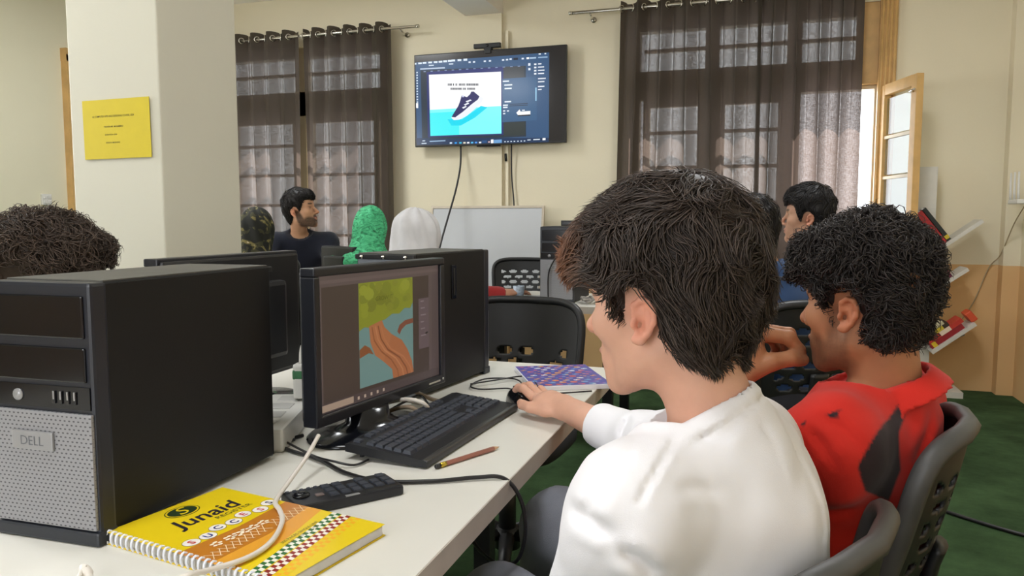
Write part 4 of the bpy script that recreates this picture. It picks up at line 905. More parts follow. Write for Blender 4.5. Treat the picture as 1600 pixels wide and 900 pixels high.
# ------------------------------------------------------------------ smooth implicit surfaces for people
f32 = np.float32
def A3(p): return np.asarray(p, dtype=f32)
def s_round(P, a, b, ra, rb):
    a, b = A3(a), A3(b); ba = b-a; L2 = float(ba@ba)+1e-12
    h = np.clip(((P-a)@ba)/L2, 0, 1)
    d = P-a-h[:, None]*ba
    return np.sqrt((d*d).sum(1))-(ra+(rb-ra)*h)
def s_ell(P, c, r, M=None):
    q = P-A3(c)
    if M is not None: q = q@A3(M)          # columns of M are the ellipsoid axes
    r = A3(r); k0 = np.sqrt(((q/r)**2).sum(1)); k1 = np.sqrt(((q/(r*r))**2).sum(1))+1e-9
    return k0*(k0-1)/k1
def s_box(P, c, h, M=None, r=0.005):
    q = P-A3(c)
    if M is not None: q = q@A3(M)
    q = np.abs(q)-(A3(h)-r)
    return np.sqrt((np.maximum(q, 0)**2).sum(1))+np.minimum(q.max(1), 0)-r
def smin(a, b, k):
    h = np.maximum(k-np.abs(a-b), 0)/k
    return np.minimum(a, b)-h*h*k*0.25
def smax(a, b, k): return -smin(-a, -b, k)
def chain_sdf(P, pts, rs, k=0.008):
    d = None
    for i in range(len(pts)-1):
        e = s_round(P, pts[i], pts[i+1], rs[i], rs[i+1]); d = e if d is None else smin(d, e, k)
    return d
def wob(P, f, s=0.0):
    x, y, z = P[:, 0]*f+s, P[:, 1]*f+1.7*s, P[:, 2]*f-s
    return (np.sin(x+1.3*np.sin(y*0.8+z*0.5))+np.sin(y*1.1+1.2*np.sin(z*0.9+x*0.6))+np.sin(z*1.2+1.1*np.sin(x*0.7+y)))/3

def axis_grid(lo, hi, step, fine=()):
    """coordinates from lo to hi, step wide, finer inside the given (a, b, h) zones"""
    xs = [lo]; x = lo
    while x < hi:
        h = step
        for a, b, hf in fine:
            if a <= x <= b: h = min(h, hf)
            elif x < a: h = min(h, max(hf, min(step, (a-x)*0.5+hf)))
            elif x > b: h = min(h, max(hf, min(step, (x-b)*0.3+hf)))
        x += h; xs.append(x)
    return np.array(xs, dtype=f32)

def surface(fn, xs, ys, zs, B=8):
    """surface nets over a rectilinear grid, evaluated only near the surface"""
    nx, ny, nz = len(xs), len(ys), len(zs)
    V = np.full((nx, ny, nz), 1.0, dtype=f32)
    bi = [np.arange(0, n, B) for n in (nx, ny, nz)]
    def rng(a, n): return np.minimum(a+B-1, n-1)
    lo = [xs[bi[0]], ys[bi[1]], zs[bi[2]]]; hi = [xs[rng(bi[0], nx)], ys[rng(bi[1], ny)], zs[rng(bi[2], nz)]]
    cx = [(l+h)/2 for l, h in zip(lo, hi)]; hw = [(h-l)/2 for l, h in zip(lo, hi)]
    G = np.stack(np.meshgrid(*cx, indexing='ij'), -1).reshape(-1, 3); Hh = np.stack(np.meshgrid(*hw, indexing='ij'), -1).reshape(-1, 3)
    d = fn(G); rad = np.sqrt((Hh**2).sum(1))*1.35+0.022
    I = np.stack(np.meshgrid(*bi, indexing='ij'), -1).reshape(-1, 3)
    act = np.abs(d) < rad
    for (i, j, k), dd in zip(I[~act], d[~act]): V[i:i+B, j:j+B, k:k+B] = 1.0 if dd > 0 else -1.0
    pts = []; slots = []
    for (i, j, k) in I[act]:
        a, b, c = xs[i:i+B], ys[j:j+B], zs[k:k+B]
        pts.append(np.stack(np.meshgrid(a, b, c, indexing='ij'), -1).reshape(-1, 3)); slots.append((i, j, k, len(a), len(b), len(c)))
    allp = np.concatenate(pts); vals = np.empty(len(allp), dtype=f32)
    for s in range(0, len(allp), 400000): vals[s:s+400000] = fn(allp[s:s+400000])
    o = 0
    for (i, j, k, a, b, c) in slots:
        n = a*b*c; V[i:i+a, j:j+b, k:k+c] = vals[o:o+n].reshape(a, b, c); o += n
    S = V < 0
    cnt = np.zeros((nx-1, ny-1, nz-1), dtype=np.int8)
    for a in (0, 1):
        for b in (0, 1):
            for c in (0, 1): cnt += S[a:nx-1+a, b:ny-1+b, c:nz-1+c]
    ac = np.argwhere((cnt > 0) & (cnt < 8)); vid = np.full(cnt.shape, -1, dtype=np.int64); vid[ac[:, 0], ac[:, 1], ac[:, 2]] = np.arange(len(ac))
    acc = np.zeros((len(ac), 3)); num = np.zeros(len(ac))
    cs = [(0, 0, 0), (1, 0, 0), (0, 1, 0), (1, 1, 0), (0, 0, 1), (1, 0, 1), (0, 1, 1), (1, 1, 1)]
    for e0 in range(8):
        for bit in (1, 2, 4):
            e1 = e0 | bit
            if e1 == e0: continue
            p, q = cs[e0], cs[e1]
            i0 = ac+np.array(p); i1 = ac+np.array(q)
            v0 = V[i0[:, 0], i0[:, 1], i0[:, 2]].astype(float); v1 = V[i1[:, 0], i1[:, 1], i1[:, 2]].astype(float)
            m = (v0 < 0) != (v1 < 0); t = np.where(m, v0/(v0-v1+1e-20*(v0 == v1)), 0)
            P0 = np.stack([xs[i0[:, 0]], ys[i0[:, 1]], zs[i0[:, 2]]], 1); P1 = np.stack([xs[i1[:, 0]], ys[i1[:, 1]], zs[i1[:, 2]]], 1)
            acc += np.where(m[:, None], P0+(P1-P0)*t[:, None], 0); num += m
    verts = acc/np.maximum(num, 1)[:, None]
    F = []
    for ax in range(3):
        o1, o2 = [(1, 2), (2, 0), (0, 1)][ax]
        sl0 = [slice(None)]*3; sl1 = [slice(None)]*3; sl0[ax] = slice(0, -1); sl1[ax] = slice(1, None)
        a, b = S[tuple(sl0)], S[tuple(sl1)]; E = np.argwhere(a != b)
        if not len(E): continue
        ok = (E[:, o1] >= 1) & (E[:, o2] >= 1) & (E[:, o1] < cnt.shape[o1]) & (E[:, o2] < cnt.shape[o2]); E = E[ok]
        inside0 = a[E[:, 0], E[:, 1], E[:, 2]]
        def cell(d1, d2):
            c = E.copy(); c[:, o1] += d1; c[:, o2] += d2; return vid[c[:, 0], c[:, 1], c[:, 2]]
        Q = np.stack([cell(-1, -1), cell(0, -1), cell(0, 0), cell(-1, 0)], 1)
        Q = np.where(inside0[:, None], Q, Q[:, ::-1]); F.append(Q)
    F = np.concatenate(F); F = F[(F >= 0).all(1)]
    return verts, F

def mesh_np(name, v, f, m, parent=None, colors=None, smooth=True):
    me = bpy.data.meshes.new(name); v = np.asarray(v, dtype=np.float32); f = np.asarray(f, dtype=np.int32)
    k = f.shape[1]
    me.vertices.add(len(v)); me.vertices.foreach_set('co', v.ravel())
    me.loops.add(f.size); me.loops.foreach_set('vertex_index', f.ravel())
    me.polygons.add(len(f)); me.polygons.foreach_set('loop_start', np.arange(0, f.size, k, dtype=np.int32)); me.polygons.foreach_set('loop_total', np.full(len(f), k, dtype=np.int32))
    me.update(calc_edges=True); me.polygons.foreach_set('use_smooth', np.full(len(f), smooth, dtype=bool))
    if colors is not None:
        at = me.color_attributes.new('Col', 'FLOAT_COLOR', 'POINT')
        c = np.ones((len(v), 4), dtype=np.float32); c[:, :3] = colors; at.data.foreach_set('color', c.ravel())
    me.validate()
    o = bpy.data.objects.new(name, me); COL.objects.link(o)
    if m: me.materials.append(m)
    if parent is not None:
        o.parent = parent; o.matrix_parent_inverse = Matrix.Translation(-parent.location)
    return o

def rot(yaw, pitch=0.0, roll=0.0):
    """frame with +X forward, +Y left, +Z up; pitch > 0 bows the head, roll > 0 tips it to the right"""
    m = Matrix.Rotation(R(yaw), 3, 'Z') @ Matrix.Rotation(R(pitch), 3, 'Y') @ Matrix.Rotation(R(roll), 3, 'X')
    return np.array(m, dtype=f32)

class Head:
    def __init__(s, o, yaw, pitch=0, roll=0, k=1.0, nose=1.0, ears=True, jaw=1.0, beard=0.0):
        s.o = A3(o); s.M = rot(yaw, pitch, roll); s.k = k; s.nose = nose; s.ears = ears; s.jaw = jaw; s.beard = beard
    def loc(s, P): return ((P-s.o)@s.M)/f32(s.k)
    def w(s, p): return s.o+s.M@(A3(p)*f32(s.k))
    def sdf(s, P):
        p = s.loc(P); q = p.copy(); q[:, 1] = np.abs(q[:, 1])       # mirrored
        d = s_ell(p, (-0.012, 0, 0.052), (0.098, 0.076, 0.086))
        d = smin(d, s_ell(q, (0.030, 0.0, -0.010), (0.058, 0.062, 0.085)), 0.03)
        d = smin(d, s_ell(p, (0.040, 0, 0.058), (0.052, 0.060, 0.052)), 0.02)
        j = s.jaw
        d = smin(d, s_round(q, (-0.004, 0.048, -0.052), (0.068, 0.012, -0.090*j), 0.016, 0.018), 0.03)
        d = smin(d, s_ell(p, (0.082, 0, -0.094*j), (0.015, 0.019, 0.015)), 0.02)
        d = smin(d, s_ell(q, (0.060, 0.036, -0.008), (0.027, 0.023, 0.024)), 0.024)
        d = smin(d, s_ell(p, (0.079, 0, -0.056), (0.020, 0.032, 0.030)), 0.02)
        d = smin(d, s_round(q, (0.086, 0.008, 0.036), (0.070, 0.046, 0.034), 0.010, 0.008), 0.014)
        e = s_ell(q, (0.094, 0.031, 0.016), (0.014, 0.020, 0.013)); d = smax(d, -e, 0.014)
        d = smin(d, s_ell(q, (0.074, 0.031, 0.016), (0.0125, 0.0135, 0.0125)), 0.004)
        n = s.nose
        d = smin(d, s_round(p, (0.088, 0, 0.026), (0.110+0.006*n, 0, -0.014), 0.0065, 0.0095), 0.013)
        d = smin(d, s_ell(p, (0.110+0.005*n, 0, -0.019), (0.011, 0.011, 0.009)), 0.008)
        d = smin(d, s_ell(q, (0.100, 0.012, -0.024), (0.011, 0.007, 0.008)), 0.006)
        d = smax(d, -s_ell(q, (0.106, 0.006, -0.031), (0.006, 0.0035, 0.004)), 0.004)
        d = smin(d, s_ell(p, (0.096, 0, -0.049), (0.0085, 0.022, 0.0058)), 0.006)
        d = smin(d, s_ell(p, (0.0945, 0, -0.0615), (0.0085, 0.019, 0.0062)), 0.006)
        d = smax(d, -s_ell(p, (0.106, 0, -0.0552), (0.010, 0.024, 0.0013)), 0.003)
        d = smax(d, -s_ell(p, (0.099, 0, -0.073), (0.007, 0.016, 0.005)), 0.010)
        if s.ears:
            # ear frame: leaning back and standing off the skull
            ec = A3((-0.010, 0.074, -0.004)); em = np.array(Matrix.Rotation(R(24), 3, 'Z') @ Matrix.Rotation(R(-10), 3, 'Y'), dtype=f32)
            g = ((q-ec)@em)/f32(0.88)
            # outer helix as a C of round cones, lobe, inner plate and hollow
            hp = [(0.010, 0.004, 0.010), (0.011, 0.007, 0.022), (0.002, 0.010, 0.031), (-0.010, 0.012, 0.029), (-0.018, 0.013, 0.018), (-0.019, 0.012, 0.002), (-0.012, 0.009, -0.014), (-0.003, 0.007, -0.025), (0.007, 0.004, -0.026)]
            h = None
            for a, b in zip(hp, hp[1:]):
                e = s_round(g, a, b, 0.0042, 0.0042); h = e if h is None else smin(h, e, 0.004)
            h = smin(h, s_ell(g, (0.000, 0.005, -0.023), (0.009, 0.0045, 0.010)), 0.006)
            h = smin(h, s_ell(g, (-0.004, 0.005, 0.003), (0.016, 0.0045, 0.027)), 0.005)
            h = smax(h, -s_ell(g, (0.001, 0.013, -0.004), (0.009, 0.010, 0.012)), 0.005)
            h = smin(h, s_round(g, (-0.008, 0.009, 0.020), (-0.010, 0.009, -0.006), 0.0032, 0.0030), 0.003)
            h = smin(h, s_ell(g, (0.0105, 0.005, -0.004), (0.004, 0.005, 0.007)), 0.004)
            d = smin(d, h*f32(0.88), 0.008)
        return d*f32(s.k)
    def color(s, P, skin, lip=(0.42, 0.15, 0.12), brow=(0.012, 0.008, 0.006)):
        p = s.loc(P); q = p.copy(); q[:, 1] = np.abs(q[:, 1]); n = len(P)
        c = np.tile(A3(skin), (n, 1))
        def blend(m, col): c[:] = c*(1-m[:, None])+A3(col)*m[:, None]
        ss = lambda x, a, b: np.clip((x-a)/(b-a), 0, 1)
        blend(0.55*(1-ss(np.sqrt(((q-A3((-0.012, 0.088, 0.0)))**2).sum(1)), 0.022, 0.038)), A3(skin)*A3((1.10, 0.70, 0.66)))
        blend(0.3*(1-ss(np.sqrt(((p-A3((0.112, 0, -0.018)))**2).sum(1)), 0.01, 0.03)), A3(skin)*A3((1.1, 0.7, 0.66)))
        blend(0.6*(1-ss(s_ell(p, (0.096, 0, -0.055), (0.012, 0.024, 0.013)), 0, 0.004)), lip)
        blend(0.85*(1-ss(s_ell(q, (0.088, 0.030, 0.042), (0.012, 0.020, 0.0042)), 0, 0.003)), brow)
        blend(0.9*(1-ss(s_ell(q, (0.088, 0.031, 0.016), (0.008, 0.0055, 0.0055)), 0, 0.0015)), (0.012, 0.008, 0.006))
        blend(0.7*(1-ss(s_ell(q, (0.086, 0.031, 0.022), (0.010, 0.015, 0.0016)), 0, 0.0015)), (0.02, 0.012, 0.01))
        if s.beard > 0:
            bx = np.maximum(1-ss(s_ell(q, (0.055, 0.030, -0.078), (0.060, 0.046, 0.036)), -0.006, 0.012), 1-ss(s_ell(p, (0.100, 0, -0.041), (0.012, 0.028, 0.006)), 0, 0.006))
            bx = np.maximum(bx, 1-ss(s_round(q, (0.005, 0.066, -0.005), (0.02, 0.06, -0.06), 0.012, 0.018), 0, 0.012))
            bx *= (s_ell(p, (0.096, 0, -0.0555), (0.012, 0.021, 0.010)) > 0)
            blend(s.beard*bx*(0.88+0.12*wob(P, 900)), (0.02, 0.013, 0.010))
        return c

# ------------------------------------------------------------------ hair strands that flow over a hair volume
def strands(sdf, roots, flow, n_seg, length, rnd, width, lift=(0.0, 0.004), curl=None, clump=0.35, jitter=0.25, droop=0.0, tipfree=0.0):
    """returns vertices and quads; flow(P) gives wished directions, strands hug the volume"""
    n = len(roots); P = roots.astype(f32).copy(); L = length*(0.65+0.7*rnd.random(n)).astype(f32); st = (L/n_seg)[:, None]
    h = (lift[0]+(lift[1]-lift[0])*rnd.random(n)).astype(f32)
    def grad(P):
        e = f32(0.002); g = np.stack([sdf(P+A3((e, 0, 0)))-sdf(P-A3((e, 0, 0))), sdf(P+A3((0, e, 0)))-sdf(P-A3((0, e, 0))), sdf(P+A3((0, 0, e)))-sdf(P-A3((0, 0, e)))], 1)
        return g/(np.sqrt((g*g).sum(1))[:, None]+1e-9)
    jd = rnd.normal(size=(n, 3)).astype(f32)*jitter
    path = [P.copy()]; nrm = []
    for k in range(n_seg):
        g = grad(P); nrm.append(g)
        d = flow(P)+jd
        nb = np.stack([wob(P, 70, 1.0), wob(P, 70, 4.0), wob(P, 70, 9.0)], 1)*clump
        d = d+nb; t = (k+1)/n_seg
        fr = tipfree*max(0, t-0.5)*2
        d = d-g*(d*g).sum(1)[:, None]*(1-fr)
        d[:, 2] -= droop*t
        d /= np.sqrt((d*d).sum(1))[:, None]+1e-9
        P = P+d*st
        cur = sdf(P); P = P-grad(P)*((cur-h*(0.3+0.7*t)-fr*0.004)*(1-fr))[:, None]
        path.append(P.copy())
    nrm.append(grad(P)); Q = np.stack(path, 1); G = np.stack(nrm, 1)
    if curl:
        cr, cf = curl; T = np.gradient(Q, axis=1); T /= np.linalg.norm(T, axis=2, keepdims=True)+1e-9; S_ = np.cross(T, G)
        ph = rnd.random(n)[:, None]*2*PI+np.arange(n_seg+1)[None]*(cf*2*PI/n_seg); r = cr*(0.6+0.8*rnd.random(n))[:, None]*np.minimum(1, np.arange(n_seg+1)/2.0)[None]
        Q = Q+S_*(np.cos(ph)*r)[:, :, None]+G*((np.sin(ph)+0.6)*r)[:, :, None]
    T = np.gradient(Q, axis=1); T /= np.linalg.norm(T, axis=2, keepdims=True)+1e-9; S_ = np.cross(T, G); S_ /= np.linalg.norm(S_, axis=2, keepdims=True)+1e-9
    N2 = np.cross(S_, T)
    prof = np.array([0.7]+[1.0]*(n_seg-2)+[0.75, 0.12])[None, :, None]; w = (width*(0.6+0.8*rnd.random(n)))[:, None, None]*prof
    a = Q+S_*w; b = Q+N2*w*0.75; c = Q-S_*w
    V = np.stack([a, b, c], 2).reshape(-1, 3); m = n_seg+1
    base = (np.arange(n)*m*3)[:, None, None]; kk = (np.arange(n_seg)*3)[None, :, None]
    F = np.concatenate([base+kk+np.array([[[i, (i+1) % 3, 3+(i+1) % 3, 3+i]]]) for i in range(3)], 1).reshape(-1, 4)
    return V, F, np.repeat(np.arange(n), m*3)

def hand_sdf(P, wrist, fwd, palm_n, side, fingers, k=1.0):
    """palm slab plus five finger chains; frames given in world space. side: towards the thumb"""
    fwd, pn, sd = [A3(Vector(x).normalized()) for x in (fwd, palm_n, side)]; M = np.stack([fwd, sd, pn], 1)
    w = A3(wrist); q = (P-w)@M/f32(k)
    d = s_round(q, (0.0, 0, 0), (0.045, 0.004, 0.004), 0.024, 0.022)
    d = smin(d, s_ell(q, (0.050, 0.0, 0.002), (0.048, 0.040, 0.0165)), 0.016)
    d = smin(d, s_ell(q, (0.034, 0.028, -0.010), (0.034, 0.016, 0.016)), 0.014)
    for pts, rs in fingers:
        d = smin(d, chain_sdf(q, pts, rs, 0.004), 0.005)
    return d*f32(k)
# ------------------------------------------------------------------ people
def skin_mat(name):
    m = mat(name, (255, 255, 255), 0.52, var=0.05, vscale=35, bump=0.12, bscale=420, spec=0.35, attr='Col')
    b = m.node_tree.nodes['Principled BSDF']; b.inputs['Subsurface Weight'].default_value = 0.06; b.inputs['Subsurface Scale'].default_value = 0.01
    return m
M_SKIN = skin_mat('skin')
M_HAIR = mat('hair', (255, 255, 255), 0.5, var=0.25, vscale=45, spec=0.3, attr='Col')
def cloth_mat(name, rgb, rough=0.85, var=0.05, bump=0.25, bscale=700): return mat(name, rgb, rough, var=var, vscale=14, bump=bump, bscale=bscale, spec=0.2, sheen=0.15)

def norm(v): v = A3(v); return v/(np.sqrt((v*v).sum())+1e-9)
def seated(pelvis, yaw, head, neck, sh=0.185, lean_up=None, **over):
    """joint table for a seated figure; every joint can be given"""
    f = A3((math.cos(R(yaw)), math.sin(R(yaw)), 0)); l = A3((-f[1], f[0], 0)); p = A3(pelvis); n = A3(neck)
    J = dict(pelvis=p, neck=n, f=f, l=l, shL=n+l*sh-A3((0, 0, 0.035)), shR=n-l*sh-A3((0, 0, 0.035)), hipL=p+l*0.09, hipR=p-l*0.09)
    J['knL'] = J['hipL']+f*0.40+l*0.03; J['knR'] = J['hipR']+f*0.40-l*0.03
    for s in 'LR':
        J['an'+s] = A3((J['kn'+s][0], J['kn'+s][1], 0.09))+f*0.02
        J['el'+s] = J['sh'+s]+f*0.08-A3((0, 0, 0.26)); J['wr'+s] = J['el'+s]+f*0.24-A3((0, 0, 0.0))
    for k, v in over.items(): J[k] = A3(v)
    for s in 'LR': J.setdefault('toe'+s, J['an'+s]+f*0.15-A3((0, 0, 0.05)))
    J['head'] = head
    return J
def torso_sdf(P, J, g=0.0, depth=1.0):
    up = norm(J['neck']-J['pelvis']); side = norm(J['shL']-J['shR']); side = norm(side-up*float(side@up)); fw = np.cross(side, up)
    M = np.stack([fw, side, up], 1); H = float(np.sqrt(((J['neck']-J['pelvis'])**2).sum())); k = H/0.40
    c = lambda t: J['pelvis']+(J['neck']-J['pelvis'])*f32(t)
    d = s_ell(P, c(0.62)+fw*0.012, ((0.098+g)*depth, 0.150+g, 0.175*k+g), M)
    d = smin(d, s_ell(P, c(0.28)+fw*0.01, ((0.096+g)*depth, 0.138+g, 0.16*k+g), M), 0.06)
    d = smin(d, s_ell(P, c(-0.02), (0.115+g, 0.158+g, 0.11+g), M), 0.06)
    for s in 'LR':
        d = smin(d, s_round(P, c(0.93), J['sh'+s], 0.052+g, 0.050+g), 0.05)
        d = smin(d, s_round(P, c(0.70), J['sh'+s]-A3((0, 0, 0.04)), 0.08+g, 0.045+g), 0.05)
    return d
def limb(P, a, b, c, ra, rb, rc, g=0.0, k=0.02): return smin(s_round(P, a, b, ra+g, rb+g), s_round(P, b, c, rb+g, rc+g), k)
def neck_sdf(P, J, g=0.0):
    h = J['head']; return smin(s_round(P, h.w((-0.026, 0, -0.035)), J['neck']+A3((0, 0, -0.01)), 0.047+g, 0.050+g), s_round(P, h.w((-0.03, 0, -0.05)), J['neck']-J['f']*0.015, 0.046+g, 0.049+g), 0.02)
def bounds(pts, m): pts = np.array(pts); return pts.min(0)-m, pts.max(0)+m

def make_person(J, label, skin, hands, shirt, trousers, fine=0.0028, coarse=0.014, hand_zones=(), beard=0.0, group=None, head_cover=None):
    """one continuous body mesh; clothing as children"""
    root = empty('person', (float(J['pelvis'][0]), float(J['pelvis'][1]), 0.0)); tag(root, label, 'person', group)
    h = J['head']
    def body(P):
        d = h.sdf(P); d = smin(d, neck_sdf(P, J), 0.03)
        d = smin(d, torso_sdf(P, J, -0.014), 0.018)
        for s in 'LR':
            d = smin(d, limb(P, J['sh'+s], J['el'+s], J['wr'+s], 0.044, 0.038, 0.026), 0.02)
            d = smin(d, limb(P, J['hip'+s], J['kn'+s], J['an'+s], 0.075, 0.05, 0.034), 0.03)
            d = smin(d, s_round(P, J['an'+s]-A3((0, 0, 0.045)), J['toe'+s], 0.036, 0.026), 0.02)
            if s in hands: d = smin(d, hand_sdf(P, J['wr'+s], *hands[s]), 0.012)
            else: d = smin(d, s_ell(P, J['wr'+s]+norm(J['wr'+s]-J['el'+s])*0.06, (0.06, 0.045, 0.04)), 0.02)
        return d
    allp = [J[k] for k in J if isinstance(J[k], np.ndarray) and k not in 'fl']+[h.w((0.13, 0, 0)), h.w((-0.12, 0, 0.15)), h.w((0, 0.1, 0)), h.w((0, -0.1, 0)), h.w((0.09, 0, -0.11))]
    lo, hi = bounds(allp, 0.17); lo[2] = 0.0
    hb = np.array([h.w(p) for p in ((0.13, 0.1, 0.15), (0.13, -0.1, -0.12), (-0.12, 0.1, -0.12), (-0.12, -0.1, 0.15), (0.13, 0.1, -0.12), (-0.12, -0.1, -0.12))])
    zones = [(hb.min(0), hb.max(0), fine)]+[(A3(a)-r, A3(a)+r, st) for a, r, st in hand_zones]
    gr = [axis_grid(lo[i], hi[i], coarse, [(float(a[i]), float(b[i]), st) for a, b, st in zones]) for i in range(3)]
    v, f = surface(body, *gr)
    V = v.astype(f32); col = h.color(V, skin)
    mesh_np('body', v, f, M_SKIN, root, col)
    for nm, spec in (('shirt', shirt), ('trousers', trousers)):
        if not spec: continue
        fn, step, m, cf = spec['fn'], spec['step'], spec['mat'], spec.get('color')
        a, b = spec['box'](J); g = [axis_grid(a[i], b[i], step) for i in range(3)]
        v, f = surface(fn, *g)
        mesh_np(spec.get('name', nm), v, f, m, root, cf(v.astype(f32)) if cf else None)
    return root
def shirt_spec(J, m, g=0.014, slv=('LR', 1.0), slv_r=0.058, collar=0.004, folds=0.004, step=0.007, depth=1.0, sleeves=None, extra=None, color=None, hem=-0.16, name='shirt', collar_ring=True, tilt=0.35):
    h = J['head']; up = norm(J['neck']-J['pelvis'])
    hc = h.w((-0.026, 0, -0.035)); na = norm(hc-J['neck'])
    nf = J['f']
    def fn(P):
        d = torso_sdf(P, J, g, depth)
        d = smin(d, s_round(P, J['neck']-A3((0, 0, 0.03)), J['neck']+na*0.012, 0.075+g*0.5, 0.062+g*0.3), 0.03)
        cut = None
        for s in 'LR':
            sh, el, wr = J['sh'+s], J['el'+s], J['wr'+s]; e = sleeves[s] if sleeves else 0.7   # share of the arm: 1 = to the elbow, 2 = to the wrist
            if e <= 1: end = sh+(el-sh)*f32(e); a = s_round(P, sh, end, slv_r+0.004, slv_r-0.006); ax = norm(el-sh)
            else:
                end = el+(wr-el)*f32(e-1); a = smin(s_round(P, sh, el, slv_r+0.004, slv_r-0.006), s_round(P, el, end, slv_r-0.006, slv_r-0.018), 0.03); ax = norm(wr-el)
            a = smax(a, (P-end)@ax-0.004, 0.006)
            d = smin(d, a, 0.035)
        if folds:
            d = d+folds*wob(P, 26, 2.0)+folds*0.55*wob(P, 61, 5.0)
        if extra: d = extra(P, d)
        # neckline
        ncut = s_round(P, J['neck']-na*0.05+nf*0.0, hc+na*0.25, 0.0585, 0.0605)
        n2 = norm(na+nf*f32(tilt)); q = P-(J['neck']+na*0.030); pl = q@n2; rad = np.sqrt(np.maximum((q*q).sum(1)-pl*pl, 0))
        d = smax(d, pl-3*np.maximum(rad-0.085, 0), 0.004)
        d = smax(d, -ncut, 0.004)
        if collar_ring:
            # ribbed band around the neck
            q = P-(J['neck']+na*0.026); hgt = q@n2; rad = np.sqrt(np.maximum((q*q).sum(1)-hgt*hgt, 0))
            d = smin(d, np.sqrt((rad-0.068)**2+np.maximum(np.abs(hgt)-0.010, 0)**2)-0.0055, 0.008)
            d = smax(d, -ncut, 0.003)
        d = smax(d, (J['pelvis']+up*f32(hem)-P)@up, 0.01)
        return d
    def box(J):
        return bounds([J[k] for k in ('shL', 'shR', 'elL', 'elR', 'pelvis', 'neck')]+[J['el'+s]+(J['wr'+s]-J['el'+s])*0.7 for s in 'LR' if (sleeves or {}).get(s, 0.7) > 1], 0.20)
    return dict(fn=fn, step=step, mat=m, box=box, color=color, name=name)
def trouser_spec(J, m, step=0.014, g=0.016):
    def fn(P):
        d = s_ell(P, J['pelvis'], (0.15, 0.16, 0.11), np.stack([J['f'], J['l'], A3((0, 0, 1))], 1))
        for s in 'LR': d = smin(d, limb(P, J['hip'+s], J['kn'+s], J['an'+s], 0.078, 0.056, 0.048, g), 0.03)
        return d+0.003*wob(P, 34)
    return dict(fn=fn, step=step, mat=m, box=lambda J: bounds([J[k] for k in ('hipL', 'hipR', 'knL', 'knR', 'anL', 'anR', 'pelvis')], 0.17), name='trousers')

def add_hair(root, head, mass, flow, n, length, width, base_col, seed, curl=None, step=0.0045, col_fn=None, **kw):
    """mass(p), flow(p) work in the head's own frame"""
    S = lambda P: mass(head.loc(P))*f32(head.k)
    pts = [head.w((x, y, z)) for x in (-0.19, 0.21) for y in (-0.16, 0.16) for z in (-0.14, 0.25)]
    lo, hi = bounds(pts, 0.0); v, f = surface(S, *[axis_grid(lo[i], hi[i], step) for i in range(3)])
    rnd = np.random.default_rng(seed)
    idx = rnd.integers(0, len(v), n); roots = v[idx].astype(f32)
    FL = lambda P: flow(head.loc(P))@head.M.T
    sv, sf, sid = strands(S, roots, FL, kw.pop('n_seg', 9), length, rnd, width, curl=curl, **kw)
    lp = head.loc(sv.astype(f32)); lp[:, 1] = np.abs(lp[:, 1])
    bad = np.bincount(sid, weights=(s_ell(lp, (-0.008, 0.092, -0.002), (0.030, 0.042, 0.037)) < 0), minlength=n) > 0    # none in front of the ears
    if head.ears: sf = sf[~bad[sid[sf[:, 0]]]]
    V = np.concatenate([v, sv]); F = np.concatenate([f, sf+len(v)])
    b = A3(base_col); sh = (0.55+0.9*rnd.random(n))[sid]
    col = np.concatenate([np.tile(b*0.7, (len(v), 1)), b[None]*sh[:, None]])
    if col_fn: col = col_fn(head.loc(V.astype(f32)), col)
    return mesh_np('hair', V, F, M_HAIR, root, col)

def hair_mass(main, fringe, nape, hair_x, hair_z, bump=0.004, bf=60, ear_cut=True, fr2=None, side=0.083, back=0.136):
    def mass(p):
        d = s_ell(p, *main); d = smin(d, s_ell(p, *fringe), 0.03); d = smin(d, s_ell(p, *nape), 0.03)
        if fr2: d = smin(d, s_ell(p, *fr2), 0.02)
        d = d+bump*wob(p, bf, 3.0)
        d = smax(d, np.abs(p[:, 1])-(side+0.45*np.maximum(p[:, 2]-0.005, 0)+0.25*np.minimum(p[:, 2]+0.01, 0)), 0.012)
        d = smax(d, -p[:, 0]-(back+0.55*np.minimum(p[:, 2]-0.035, 0)), 0.014)
        zm = np.interp(p[:, 0], hair_x, hair_z).astype(f32)
        d = smax(d, (zm-p[:, 2])*0.8, 0.010)
        if ear_cut:
            q = p.copy(); q[:, 1] = np.abs(q[:, 1]); d = smax(d, -s_ell(q, (-0.006, 0.094, 0.0), (0.030, 0.031, 0.046)), 0.008)
        return d
    return mass

